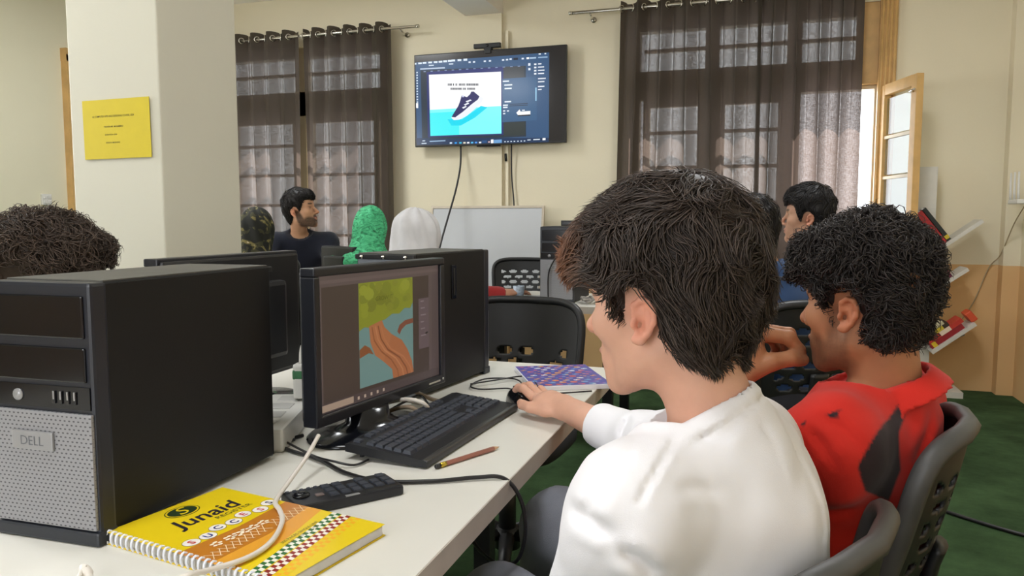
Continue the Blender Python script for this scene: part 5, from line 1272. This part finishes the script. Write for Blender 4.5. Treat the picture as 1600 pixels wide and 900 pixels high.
# =============================================================== boy in white
H1 = Head((-0.111, 0.999, 1.064), 154.5, 6, -2, 1.0, nose=1.4, jaw=1.0)
J1 = seated((0.015, 1.02, 0.53), 157, H1, (-0.048, 0.992, 0.918),
            shL=(-0.128, 0.850, 0.852), shR=(-0.010, 1.165, 0.852), elL=(-0.215, 0.865, 0.615), wrL=(-0.30, 0.99, 0.60),
            elR=(-0.190, 1.375, 0.772), wrR=(-0.385, 1.560, 0.785), knR=(-0.345, 1.375, 0.60), knL=(-0.40, 1.17, 0.53), anR=(-0.42, 1.45, 0.10), anL=(-0.50, 1.20, 0.10))
F1 = [([(0.088, 0.024, 0.002), (0.126, 0.028, 0.014), (0.150, 0.027, 0.011), (0.168, 0.024, 0.001)], [0.0105, 0.0092, 0.0085, 0.0070]),
      ([(0.094, 0.004, 0.004), (0.138, 0.005, 0.017), (0.164, 0.004, 0.010), (0.180, 0.003, -0.002)], [0.0105, 0.0095, 0.0085, 0.0070]),
      ([(0.088, -0.015, 0.002), (0.126, -0.019, 0.010), (0.150, -0.021, 0.000), (0.162, -0.021, -0.011)], [0.0100, 0.0090, 0.0080, 0.0068]),
      ([(0.078, -0.030, -0.002), (0.108, -0.037, 0.000), (0.126, -0.039, -0.009), (0.136, -0.039, -0.016)], [0.0092, 0.0080, 0.0072, 0.0060]),
      ([(0.026, 0.030, -0.010), (0.060, 0.047, -0.012), (0.088, 0.050, -0.013), (0.110, 0.042, -0.014)], [0.0150, 0.0118, 0.0105, 0.0085])]
_f = Vector((-0.73, 0.68, 0.03)).normalized(); _pn = Vector((0.05, 0.05, 1)); _pn = (_pn-_f*_pn.dot(_f)).normalized()
hands1 = {'R': (_f, _pn, _pn.cross(_f), F1, 1.0)}
M_SWEAT = cloth_mat('white_sweatshirt', (238, 236, 240), 0.85, 0.02, 0.18, 900)
def crease_set(lines):
    return [([A3(at_d(*q)) for q in pts], dep, wid) for pts, dep, wid in lines]
def creases(P, d, sets, nv=(0.12, -0.97, 0.2)):
    nv = norm(nv); w_ = norm(np.cross(nv, A3((0, 0, 1)))); h_ = np.cross(w_, nv); P2 = np.stack([P@w_, P@h_], 1)
    for pts, dep, wid in sets:
        best = np.full(len(P), 9.0, dtype=f32); wt = np.zeros(len(P), dtype=f32); n = len(pts)-1
        for i in range(n):
            a = A3((pts[i]@w_, pts[i]@h_)); b = A3((pts[i+1]@w_, pts[i+1]@h_)); ba = b-a; h = np.clip(((P2-a)@ba)/float(ba@ba), 0, 1); q = P2-a-h[:, None]*ba
            e = np.sqrt((q*q).sum(1))
            t = (i+h)/n; wt = np.where(e < best, np.clip(np.minimum(t, 1-t)*4, 0, 1), wt); best = np.minimum(best, e)
        near = np.abs((P-pts[n//2])@nv) < 0.10
        d = d+np.where(near, wt, 0)*(dep*np.exp(-(best/wid)**2)-0.45*dep*np.exp(-((best-2.2*wid)/(1.3*wid))**2))
    return d
_cr1 = crease_set([([(1062, 662, 0.96), (1018, 735, 0.90), (985, 800, 0.86), (940, 866, 0.83)], 0.0042, 0.0035),
                   ([(1188, 640, 1.06), (1212, 700, 1.03), (1228, 780, 1.0), (1232, 900, 0.97)], 0.007, 0.013),
                   ([(1165, 640, 1.04), (1182, 700, 1.0), (1190, 760, 0.98)], 0.003, 0.009),
                   ([(1000, 702, 0.92), (960, 720, 0.88), (915, 762, 0.85)], 0.007, 0.008),
                   ([(965, 745, 0.86), (930, 772, 0.85), (912, 800, 0.84)], 0.005, 0.007),
                   ([(880, 800, 0.83), (925, 815, 0.82), (965, 835, 0.82)], 0.008, 0.008),
                   ([(965, 850, 0.82), (1000, 870, 0.82), (1030, 900, 0.82)], 0.008, 0.008),
                   ([(1050, 745, 0.90), (1090, 752, 0.90), (1120, 762, 0.91)], 0.0025, 0.006),
                   ([(1060, 690, 0.95), (1120, 672, 0.98), (1150, 650, 1.0)], 0.003, 0.006),
                   ([(985, 650, 1.35), (972, 672, 1.33), (965, 700, 1.32)], 0.007, 0.006),
                   ([(1010, 655, 1.30), (995, 680, 1.28), (985, 705, 1.28)], 0.007, 0.006)])
def white_folds(P, d):
    return neckband(creases(P, d, _cr1), P, J1, H1)
def neckband(d, P, J, h, tilt=0.35, wdt=0.022):
    na = norm(h.w((-0.026, 0, -0.035))-J['neck']); n2 = norm(na+J['f']*f32(tilt)); q = P-(J['neck']+na*0.030); hg = q@n2; rad = np.sqrt(np.maximum((q*q).sum(1)-hg*hg, 0))
    m = np.clip((0.12-rad)/0.02, 0, 1); return d+m*(0.0035*np.exp(-((hg+wdt)/0.003)**2)-0.0022*np.clip((hg+wdt)/0.004, 0, 1))
boy1 = make_person(J1, 'boy in a white sweatshirt with thick brown hair using the mouse', lin((216, 166, 142)), hands1,
                   shirt_spec(J1, M_SWEAT, g=0.017, sleeves=dict(L=1.55, R=1.5), slv_r=0.062, folds=0.0035, step=0.0048, extra=white_folds, collar_ring=False, name='sweatshirt'),
                   trouser_spec(J1, cloth_mat('grey_jeans', (120, 122, 132), 0.9, 0.1)), fine=0.0022, coarse=0.013,
                   hand_zones=[((-0.46, 1.63, 0.785), 0.105, 0.003)])
def flow1(p):
    c = p-A3((-0.075, -0.01, 0.165)); c = c/(np.sqrt((c*c).sum(1))[:, None]+0.02)
    d = c*A3((1, 1, 1)); front = np.clip((p[:, 0]-0.0)/0.08, 0, 1); side = np.clip((0.10-p[:, 2])/0.10, 0, 1)
    d[:, 0] += 0.55*front-0.35*side*(1-front); d[:, 2] -= 0.5*side; d[:, 1] += 0.30*front
    return d
mass1 = hair_mass(((-0.017, 0, 0.064), (0.114, 0.100, 0.108)), ((0.066, 0.0, 0.098), (0.056, 0.078, 0.046)), ((-0.058, 0, -0.005), (0.055, 0.076, 0.072)),
                  [-0.2, -0.085, -0.055, -0.030, -0.012, 0.008, 0.013, 0.022, 0.034, 0.048, 0.066, 0.2], [-0.060, -0.060, -0.050, -0.028, 0.048, 0.050, 0.010, 0.006, 0.030, 0.050, 0.060, 0.048], bump=0.0075, bf=40, side=0.079,
                  fr2=((0.088, 0.014, 0.078), (0.036, 0.058, 0.032)))
def col1(p, c):
    m = np.clip((p[:, 0]-0.055)/0.08, 0, 1)[:, None]*np.clip((0.145-p[:, 2])/0.05, 0, 1)[:, None]  # reddish fringe: its own brown, plus some light put into the colour
    c = c*(1-m*0.85)+(c*A3((6.5, 3.9, 2.4)))*m*0.85
    return c
add_hair(boy1, H1, mass1, flow1, 9000, 0.075, 0.00085, (0.050, 0.035, 0.028), 21, n_seg=10, lift=(0.0, 0.012), clump=1.25, jitter=0.35, tipfree=0.7, col_fn=col1)

# =============================================================== boy in red
H2 = Head((0.176, 1.414, 1.030), 142, 4, 0, 1.0, nose=0.9, jaw=1.0, beard=0.55)
J2 = seated((0.105, 1.44, 0.52), 156, H2, (0.208, 1.418, 0.885),
            shL=(0.118, 1.262, 0.845), shR=(0.262, 1.60, 0.845), elL=(-0.10, 1.335, 0.685), wrL=(-0.040, 1.425, 0.895),
            elR=(0.02, 1.66, 0.66), wrR=(-0.20, 1.60, 0.63), knL=(-0.27, 1.50, 0.56), knR=(-0.27, 1.68, 0.56))
F2 = [([(0.088, 0.022, 0.000), (0.102, 0.025, -0.036), (0.092, 0.023, -0.060), (0.076, 0.021, -0.066)], [0.0122, 0.0114, 0.0104, 0.0090]),
      ([(0.092, 0.003, 0.002), (0.108, 0.003, -0.040), (0.090, 0.003, -0.062), (0.070, 0.002, -0.060)], [0.0108, 0.0100, 0.0090, 0.0078]),
      ([(0.087, -0.016, 0.001), (0.100, -0.017, -0.038), (0.082, -0.017, -0.058), (0.064, -0.016, -0.054)], [0.0102, 0.0095, 0.0085, 0.0075]),
      ([(0.078, -0.031, -0.002), (0.088, -0.034, -0.032), (0.074, -0.033, -0.048), (0.060, -0.031, -0.044)], [0.0092, 0.0084, 0.0076, 0.0068]),
      ([(0.028, 0.028, -0.012), (0.056, 0.036, -0.030), (0.074, 0.032, -0.052), (0.082, 0.026, -0.072)], [0.0170, 0.0140, 0.0122, 0.0098])]
_f = Vector((0.46, 0.12, 0.86)).normalized(); _pn = Vector((-0.86, -0.18, 0.45)); _pn = (_pn-_f*_pn.dot(_f)).normalized()
hands2 = {'L': (_f, _pn, _f.cross(_pn), F2, 1.12)}
M_POLO = mat('red_polo_knit', (255, 255, 255), 0.8, var=0.05, vscale=18, bump=0.25, bscale=800, spec=0.2, attr='Col', sheen=0.1)
# dark raglan panel: runs from the collar at the nape over the shoulder blade and widens down the back
_pan3 = [A3(at_d(u, v, 1.22)) for u, v in ((1440, 589), (1451, 604), (1420, 638), (1409, 678), (1411, 735), (1391, 786), (1360, 766), (1351, 729), (1378, 678), (1409, 620))]
def in_poly(Q, poly):
    """signed distance to a flat polygon, negative inside"""
    d = np.full(len(Q), 9.0); ins = np.zeros(len(Q), dtype=bool); n = len(poly)
    for i in range(n):
        a, b = poly[i], poly[(i+1) % n]; e = b-a; w = Q-a; h = np.clip((w@e)/float(e@e), 0, 1); q = w-h[:, None]*e; d = np.minimum(d, np.sqrt((q*q).sum(1)))
        c = ((a[1] > Q[:, 1]) != (b[1] > Q[:, 1])) & (Q[:, 0] < (b[0]-a[0])*(Q[:, 1]-a[1])/(b[1]-a[1]+1e-12)+a[0]); ins ^= c
    return np.where(ins, -d, d)
def collar_sdf(P):
    n0 = J2['neck']; hc = H2.w((-0.026, 0, -0.035)); na = norm(hc-n0); n2 = norm(na+J2['f']*f32(0.35)); q = P-(n0+na*0.034); hgt = q@n2; rad = np.sqrt(np.maximum((q*q).sum(1)-hgt*hgt, 0))
    cone = np.abs(rad-(0.070-0.60*hgt))*0.86; return np.maximum(cone-0.0042, np.abs(hgt+0.010)-0.030)
def polo_col(V):
    red, dark = A3(lin((206, 44, 34))), A3(lin((46, 34, 38)))
    nv = norm((0.21, 0.94, -0.27)); w_ = norm(np.cross(nv, A3((0, 0, 1)))); h_ = np.cross(w_, nv); c0 = sum(_pan3)/len(_pan3)
    Q = np.stack([V@w_, V@h_], 1); poly = [A3((p@w_, p@h_)) for p in _pan3]
    m = np.clip(-in_poly(Q, poly)/0.003, 0, 1)*(((V-c0)@nv) < 0.085)*(collar_sdf(V) > 0.0035)
    for tri in (((1300, 653), (1323, 643), (1318, 661)), ((1256, 665), (1272, 658), (1266, 669))):
        pl3 = [A3(at_d(u, v, 1.2)) for u, v in tri]; m = np.maximum(m, np.clip(-in_poly(Q, [A3((p@w_, p@h_)) for p in pl3])/0.0015, 0, 1)*(((V-pl3[0])@nv) < 0.09))
    return red[None]*(1-m[:, None])+dark[None]*m[:, None]
_cr2 = crease_set([([(1250, 660, 1.2), (1270, 690, 1.2), (1290, 730, 1.2)], 0.005, 0.006), ([(1262, 645, 1.2), (1300, 665, 1.19), (1330, 700, 1.19)], 0.004, 0.007),
                   ([(1455, 640, 1.25), (1440, 690, 1.23), (1420, 730, 1.22)], 0.006, 0.008), ([(1470, 670, 1.25), (1450, 720, 1.23), (1425, 765, 1.22)], 0.006, 0.008), ([(1250, 790, 1.2), (1300, 800, 1.2), (1340, 790, 1.2)], 0.005, 0.009)])
def polo_extra(P, d):
    d = creases(P, d, _cr2)
    a = A3((0.05, 1.27, 0.83)); q = P-a; t = q@norm((-0.5, 0.1, 0.6)); r = np.sqrt((q*q).sum(1)); d = d-0.0045*np.sin(t*110+9*q[:, 0])*np.exp(-(r/0.09)**2)
    # turned-down collar
    e = collar_sdf(P)
    return smin(d, e, 0.004)
boy2 = make_person(J2, 'boy in a red polo shirt with dark curly hair, fist at his mouth', lin((176, 122, 88)), hands2,
                   shirt_spec(J2, M_POLO, g=0.016, sleeves=dict(L=0.85, R=0.85), slv_r=0.062, folds=0.004, step=0.0046, extra=polo_extra, color=polo_col, collar_ring=False, name='polo_shirt', hem=-0.14),
                   trouser_spec(J2, cloth_mat('black_trousers', (34, 34, 38), 0.9, 0.1)), fine=0.0024, coarse=0.013,
                   hand_zones=[((0.01, 1.44, 0.945), 0.095, 0.003)])
def flow2(p):
    c = p-A3((-0.06, 0, 0.165)); c = c/(np.sqrt((c*c).sum(1))[:, None]+0.02); d = c.copy(); d[:, 2] -= 0.3
    return d
mass2 = hair_mass(((-0.012, 0, 0.064), (0.099, 0.089, 0.096)), ((0.064, 0.0, 0.086), (0.049, 0.074, 0.042)), ((-0.049, 0, -0.005), (0.043, 0.062, 0.064)),
                  [-0.2, -0.085, -0.06, -0.035, -0.015, 0.008, 0.013, 0.022, 0.034, 0.050, 0.070, 0.2], [-0.062, -0.062, -0.050, -0.022, 0.044, 0.042, 0.004, 0.002, 0.030, 0.050, 0.058, 0.046], bump=0.007, bf=95, side=0.077, back=0.118)
add_hair(boy2, H2, mass2, flow2, 6500, 0.062, 0.00095, (0.026, 0.020, 0.018), 22, curl=(0.0065, 1.8), n_seg=13, lift=(0.0, 0.010), clump=1.3, jitter=0.7, tipfree=0.6)
# short stubble of hair on the nape
# ------------------------------------------------------------------ office chairs
M_CHAIR = mat('chair_black_plastic', (30, 30, 32), 0.45, var=0.1, vscale=25)
M_CHAIRG = mat('chair_grey_rim', (74, 73, 72), 0.5, var=0.08, vscale=25)
M_SEAT = mat('chair_seat_fabric', (26, 26, 29), 0.9, var=0.1, bump=0.3, bscale=500)
def chair(loc, yaw, label, rim=M_CHAIR, seat_z=0.45, back_top=0.94, back_bot=0.56, tilt=12.0, bw=0.225, arms=False, slots=True, back_x=-0.20, rim_w=1.0, group='black mesh-backed office chairs'):
    """faces local +X; origin on the floor under the seat"""
    c = empty('office_chair', (loc[0], loc[1], 0), R(yaw)); tag(c, label, 'chair', group)
    # seat cushion
    n = 28; pr = [(math.copysign(abs(math.cos(a))**0.55, math.cos(a))*0.225, math.copysign(abs(math.sin(a))**0.55, math.sin(a))*0.225) for a in [2*PI*k/n for k in range(n)]]
    vs = []; fs = []
    for s, z in ((0.90, -0.035), (1.0, -0.015), (1.0, 0.015), (0.92, 0.034), (0.55, 0.040), (0.02, 0.036)): vs += [(x*s+0.02, y*s, seat_z+z) for x, y in pr]
    for j in range(5):
        for i in range(n): fs.append((j*n+i, j*n+(i+1) % n, (j+1)*n+(i+1) % n, (j+1)*n+i))
    fs.append(tuple(range(n-1, -1, -1))); MB().add(vs, fs, True).build('seat', M_SEAT, c)
    H = back_top-back_bot; tn = math.tan(R(tilt))
    def bp(u, v): # point of the back shell
        return Vector((back_x-tn*H*v+0.055*u*u+0.03*(v-0.45)**2, u*bw*(1-0.10*(1-v)), back_bot+H*v))
    nu, nv = 64, 60; keep = []; vs = [bp(-1+2*i/nu, j/nv) for j in range(nv+1) for i in range(nu+1)]
    for j in range(nv):
        for i in range(nu):
            u, v = -1+2*(i+0.5)/nu, (j+0.5)/nv
            e = abs(u)**5+abs(2*v-1)**5
            if e > 1.0: continue
            if slots and 0.16 < v < 0.80 and abs(u) < 0.74:
                r = (v-0.16)/0.64*6; row = int(r); fr = r-row; sh = 0.5*(row % 2); q = ((u+0.74)/1.48*4+sh) % 1.0
                if slots == 'few' and (row > 3 or (row*7+int((u+0.74)/1.48*4+sh)*5) % 3 == 0): pass
                elif ((fr-0.5)/0.30)**2+((q-0.5)/0.36)**2 < 1: continue
            keep.append((j*(nu+1)+i, j*(nu+1)+i+1, (j+1)*(nu+1)+i+1, (j+1)*(nu+1)+i))
    pn = MB().add(vs, keep, True).build('back_panel', M_CHAIR, c); sm = pn.modifiers.new('thickness', 'SOLIDIFY'); sm.thickness = 0.006; sm.offset = 0
    out = []
    for k in range(48):
        a = 2*PI*k/48; u = math.copysign(abs(math.cos(a))**0.4, math.cos(a)); v = 0.5+0.5*math.copysign(abs(math.sin(a))**0.4, math.sin(a)); out.append(bp(u, v))
    MB().tube(out, 0.014*rim_w, 8, closed=True, flat=(1.0, 1.25)).build('back_frame', rim, c)
    MB().tube(spline([(-0.02, 0, seat_z-0.05), (back_x-0.03, 0, seat_z-0.045), (back_x-0.06, 0, seat_z+0.03), bp(0, 0.12)+Vector((-0.02, 0, 0)), bp(0, 0.35)+Vector((-0.012, 0, 0))], 5), 0.022, 8, flat=(1.6, 0.6)).build('back_bracket', M_CHAIR, c)
    MB().box((0, 0, seat_z-0.055), (0.20, 0.16, 0.04), bev=0.01).build('tilt_mechanism', M_CHAIR, c)
    MB().cyl((0, 0, 0.10), (0, 0, 0.30), 0.030, n=16).cyl((0, 0, 0.30), (0, 0, seat_z-0.07), 0.018, n=14).build('gas_column', M_CHAIR, c)
    MB().cyl((0, 0, 0.06), (0, 0, 0.13), 0.045, 0.038, n=18).build('hub', M_CHAIR, c)
    for k in range(5):
        a = 2*PI*k/5+0.3; d = Vector((math.cos(a), math.sin(a), 0))
        MB().tube([d*0.03+Vector((0, 0, 0.105)), d*0.16+Vector((0, 0, 0.098)), d*0.29+Vector((0, 0, 0.072))], [0.030, 0.024, 0.018], 8, flat=(0.9, 0.7)).build('base_leg', M_CHAIR, c)
        t = Vector((-d.y, d.x, 0)); ct = d*0.29+Vector((0, 0, 0.030))
        w = MB(); [w.cyl(ct+t*s*0.006, ct+t*s*0.024, 0.028, n=14) for s in (-1, 1)]; w.cyl(ct+Vector((0, 0, 0)), ct+Vector((0, 0, 0.04)), 0.008, n=8); w.build('caster', M_BLKG, c)
    if arms:
        for s in (-1, 1):
            MB().tube(spline([(-0.10, s*0.24, seat_z-0.02), (-0.10, s*0.275, seat_z+0.05), (-0.06, s*0.28, seat_z+0.19), (0.10, s*0.28, seat_z+0.205), (0.17, s*0.28, seat_z+0.17), (0.10, s*0.275, seat_z+0.05), (0.06, s*0.24, seat_z-0.02)], 5), 0.014, 8).build('armrest', M_CHAIR, c)
    return c
chair((-0.01, 1.03), 157, 'grey-rimmed chair under the boy in white', rim=M_CHAIRG, back_top=0.80, back_bot=0.50, tilt=14, bw=0.20, back_x=-0.10, rim_w=0.85)
chair((0.09, 1.43), 167.7, 'grey-rimmed chair leaning back behind the boy in red', rim=M_CHAIRG, back_top=0.855, back_bot=0.54, tilt=15, bw=0.165, back_x=-0.172, rim_w=0.95)
chair((-0.80, 2.44), 268, 'black slotted chair tucked at the far end of the front desk', back_top=0.895, back_bot=0.50, tilt=8, back_x=-0.17, slots='few')
chair((-1.56, 5.05), -80, 'small black chair behind the far desk before the whiteboard', back_top=0.905, tilt=8)
chair((0.10, 3.02), 118, 'black armchair of the person in the blue shirt', arms=True, back_top=0.90, back_bot=0.52, bw=0.21)
chair((0.32, 3.92), 176, 'dark chair of the young man in profile by the window', back_top=0.95)
chair((-3.0, 4.72), -40, 'dark chair of the bearded man in navy', back_top=0.98, slots=False)

for _p, _y, _l in (((-1.86, 1.42), 5, 'chair of the curly-haired student behind the tower'), ((-2.17, 3.96), 95, 'chair under the person in the green scarf'),
                   ((-1.60, 3.33), 95, 'chair under the person in the white scarf'), ((-2.68, 3.56), 100, 'chair under the person in the dark patterned scarf')):
    chair(_p, _y, _l, back_top=0.80)
# ------------------------------------------------------------------ people further back
def simple_shirt(J, m, step=0.012, **k): return shirt_spec(J, m, g=0.014, sleeves=dict(L=1.9, R=1.9), slv_r=0.056, folds=0.003, step=step, **k)
TR = cloth_mat('dark_trousers', (40, 40, 46))
def short_hair(root, head, col, seed, n=900, top=0.105, fr=0.05, length=0.05, curl=None, width=0.0016, jitter=0.4, vol=1.0):
    mass = hair_mass(((-0.014, 0, 0.062), (0.106*vol, 0.090*vol, top*vol)), ((0.058, 0.0, 0.098), (0.046, 0.068, fr)), ((-0.052, 0, -0.010), (0.050, 0.068, 0.068)),
                     [-0.2, -0.085, -0.055, -0.030, -0.012, 0.014, 0.020, 0.032, 0.044, 0.060, 0.075, 0.2], [-0.068, -0.068, -0.055, -0.032, 0.034, 0.030, -0.005, -0.002, 0.03, 0.062, 0.07, 0.06], bump=0.005, bf=70)
    return add_hair(root, head, mass, flow2, n, length, width, col, seed, curl=curl, step=0.008, n_seg=6, lift=(0, 0.006), clump=0.8, jitter=jitter, tipfree=0.4)
def back_person(label, hp, yaw_h, pitch, pelvis, yaw_b, neck, skin, m_shirt, hands={}, beard=0.0, over={}, roll=0, fine=0.006, cov=True):
    h = Head(hp, yaw_h, pitch, roll, beard=beard); J = seated(pelvis, yaw_b, h, neck, **over)
    r = make_person(J, label, lin(skin), hands, simple_shirt(J, m_shirt, collar_ring=False), trouser_spec(J, TR, 0.022), fine=fine, coarse=0.022)
    return r, h, J
# person in blue, seen from behind
p3, h3, _ = back_person('person in a dark blue shirt seen from behind, facing the window', (-0.025, 3.02, 1.115), 118, 5, (0.11, 2.93, 0.52), 118, (0.035, 2.99, 0.985), (188, 136, 104), cloth_mat('dark_blue_shirt', (42, 66, 104)))
short_hair(p3, h3, (0.014, 0.011, 0.010), 31)
# young man in profile
p4, h4, _ = back_person('young man in profile by the window, dark cropped hair', (0.215, 3.86, 1.185), 172, -2, (0.32, 3.90, 0.54), 172, (0.255, 3.87, 1.04), (196, 150, 124), cloth_mat('navy_sweater', (44, 54, 82)), fine=0.0045)
short_hair(p4, h4, (0.012, 0.010, 0.010), 32, n=1600, top=0.112, fr=0.054)
# bearded man in navy looking up at the television
p5, h5, _ = back_person('bearded man in a navy shirt looking up at the television', (-2.87, 4.40, 1.235), 8, -10, (-3.0, 4.66, 0.54), -48, (-2.92, 4.46, 1.085), (196, 148, 116), cloth_mat('navy_shirt', (24, 27, 40)), beard=0.95, fine=0.0045,
                        over=dict(shL=(-2.74, 4.52, 1.04), shR=(-3.06, 4.36, 1.04), elL=(-2.62, 4.36, 0.84), elR=(-3.0, 4.18, 0.84), wrL=(-2.55, 4.15, 0.80), wrR=(-2.80, 4.08, 0.80)))
short_hair(p5, h5, (0.012, 0.009, 0.008), 33, n=1200, top=0.103, fr=0.045)
# curly-haired student on the other side of the front desk
p9, h9, _ = back_person('curly-haired student behind the big black tower', (-1.70, 1.47, 1.035), 8, 12, (-1.84, 1.42, 0.47), 5, (-1.745, 1.465, 0.885), (186, 134, 104), cloth_mat('charcoal_shirt', (52, 50, 54)), fine=0.005)
mass9 = hair_mass(((-0.014, 0, 0.066), (0.126, 0.112, 0.104)), ((0.078, 0.0, 0.088), (0.060, 0.085, 0.048)), ((-0.058, 0, -0.005), (0.060, 0.080, 0.075)),
                  [-0.2, -0.085, -0.02, 0.03, 0.05, 0.065, 0.2], [-0.10, -0.10, -0.09, -0.06, -0.01, 0.025, 0.02], bump=0.009, bf=55, ear_cut=False)
add_hair(p9, h9, mass9, flow2, 3800, 0.085, 0.0011, (0.060, 0.040, 0.029), 35, curl=(0.007, 1.4), n_seg=11, step=0.006, lift=(0.0, 0.012), clump=1.0, jitter=0.6, tipfree=0.5)

# head scarves
def scarf_person(label, hp, yaw, pelvis, neck, m_shirt, m_scarf, scarf_name, seed, wide=1.0, fold=0.004, ff=60, over={}, hands={}):
    h = Head(hp, yaw, 8, 0, ears=False); J = seated(pelvis, yaw, h, neck, **over)
    r = make_person(J, label, lin((196, 146, 118)), hands, simple_shirt(J, m_shirt, collar_ring=False), trouser_spec(J, TR, 0.022), fine=0.008, coarse=0.022, hand_zones=[(J['wrR'], 0.12, 0.005)] if hands else ())
    def fn(P):
        p = h.loc(P)
        d = s_ell(p, (-0.016, 0, 0.038), (0.118*wide, 0.098*wide, 0.118))
        d = smin(d, s_round(p, (-0.035, 0, 0.0), (-0.06, 0, -0.16), 0.092*wide, 0.12*wide), 0.05)
        d = smin(d, s_ell(P, J['neck']-A3((0, 0, 0.03)), (0.17, 0.17, 0.07)), 0.06)
        d = smax(d, -s_ell(p, (0.105, 0, -0.02), (0.06, 0.062, 0.085)), 0.012)
        a = np.arctan2(p[:, 1], p[:, 0]+0.03)
        d = d+fold*np.sin(a*9+p[:, 2]*ff*0.4+seed)+fold*0.6*wob(P, ff, seed)
        return smax(d, (J['neck'][2]-0.07-P[:, 2]), 0.01)
    lo, hi = bounds([h.o, J['neck']], 0.24); v, f = surface(fn, *[axis_grid(lo[i], hi[i], 0.007) for i in range(3)])
    mesh_np(scarf_name, v, f, m_scarf, r)
    return r
def pattern_mat(name, cols, scale, pos, kind='VORONOI'):
    m = bpy.data.materials.new(name); m.use_nodes = True; N = m.node_tree.nodes; L = m.node_tree.links; b = N['Principled BSDF']; b.inputs['Roughness'].default_value = 0.8
    tc = N.new('ShaderNodeTexCoord')
    if kind == 'VORONOI': t = N.new('ShaderNodeTexNoise'); t.inputs['Scale'].default_value = scale; t.inputs['Detail'].default_value = 2; t.inputs['Distortion'].default_value = 1.2; out = t.outputs['Fac']
    else:
        mp = N.new('ShaderNodeMapping'); mp.inputs['Scale'].default_value = (1, 1, 2.2); L.new(tc.outputs['Object'], mp.inputs[0])
        t = N.new('ShaderNodeTexNoise'); t.inputs['Scale'].default_value = scale; t.inputs['Detail'].default_value = 5; t.inputs['Roughness'].default_value = 0.75; t.inputs['Distortion'].default_value = 2.5; out = t.outputs['Fac']; L.new(mp.outputs[0], t.inputs['Vector'])
    if kind == 'VORONOI': L.new(tc.outputs['Object'], t.inputs['Vector'])
    r = N.new('ShaderNodeValToRGB'); r.color_ramp.interpolation = 'CONSTANT' if kind == 'VORONOI' else 'LINEAR'
    while len(r.color_ramp.elements) < len(cols): r.color_ramp.elements.new(0.5)
    for e, c, p in zip(r.color_ramp.elements, cols, pos): e.position = p; e.color = (*lin(c), 1)
    L.new(out, r.inputs[0]); L.new(r.outputs[0], b.inputs['Base Color']); return m
scarf_person('person under a bright green patterned head scarf', (-2.20, 4.11, 1.115), 95, (-2.17, 4.01, 0.52), (-2.20, 4.08, 0.965), cloth_mat('green_dress', (60, 120, 86)),
             pattern_mat('green_scarf_print', [(28, 92, 62), (58, 168, 114), (92, 204, 146)], 15, (0.38, 0.47, 0.60), 'N'), 'head_scarf', 1.0, wide=0.92, fold=0.003)
F7 = [([(0.085, y, 0.0), (0.120, y*1.1, 0.006), (0.142, y*1.12, -0.004), (0.155, y*1.12, -0.014)], [0.0100, 0.0090, 0.0080, 0.0065]) for y in (0.024, 0.004, -0.015, -0.031)]+[([(0.030, 0.032, -0.008), (0.062, 0.050, -0.008), (0.088, 0.052, -0.010), (0.104, 0.046, -0.012)], [0.013, 0.011, 0.010, 0.008])]
scarf_person('person under a sheer white head scarf, red sleeve on the far desk', (-1.625, 3.51, 1.085), 95, (-1.60, 3.37, 0.50), (-1.62, 3.48, 0.94), cloth_mat('red_kameez', (150, 40, 40)),
             mat('white_chiffon', (204, 202, 204), 0.8, var=0.06, vscale=24), 'head_scarf', 2.0, wide=1.14, fold=0.006, ff=40,
             over=dict(elR=(-1.46, 3.72, 0.80), wrR=(-1.30, 3.95, 0.785)), hands={'R': (Vector((0.5, 0.86, 0.0)), Vector((0, 0, 1)), Vector((0, 0, 1)).cross(Vector((0.5, 0.86, 0))), F7, 0.95)})
scarf_person('person under a dark camouflage-like head scarf by the pillar', (-2.70, 3.70, 1.10), 100, (-2.68, 3.60, 0.52), (-2.70, 3.68, 0.955), cloth_mat('dark_dress', (40, 40, 36)),
             pattern_mat('dark_floral_print', [(24, 24, 18), (60, 58, 34), (122, 112, 66), (196, 180, 150)], 15, (0.30, 0.50, 0.58, 0.70)), 'head_scarf', 3.0, wide=0.95, fold=0.004)
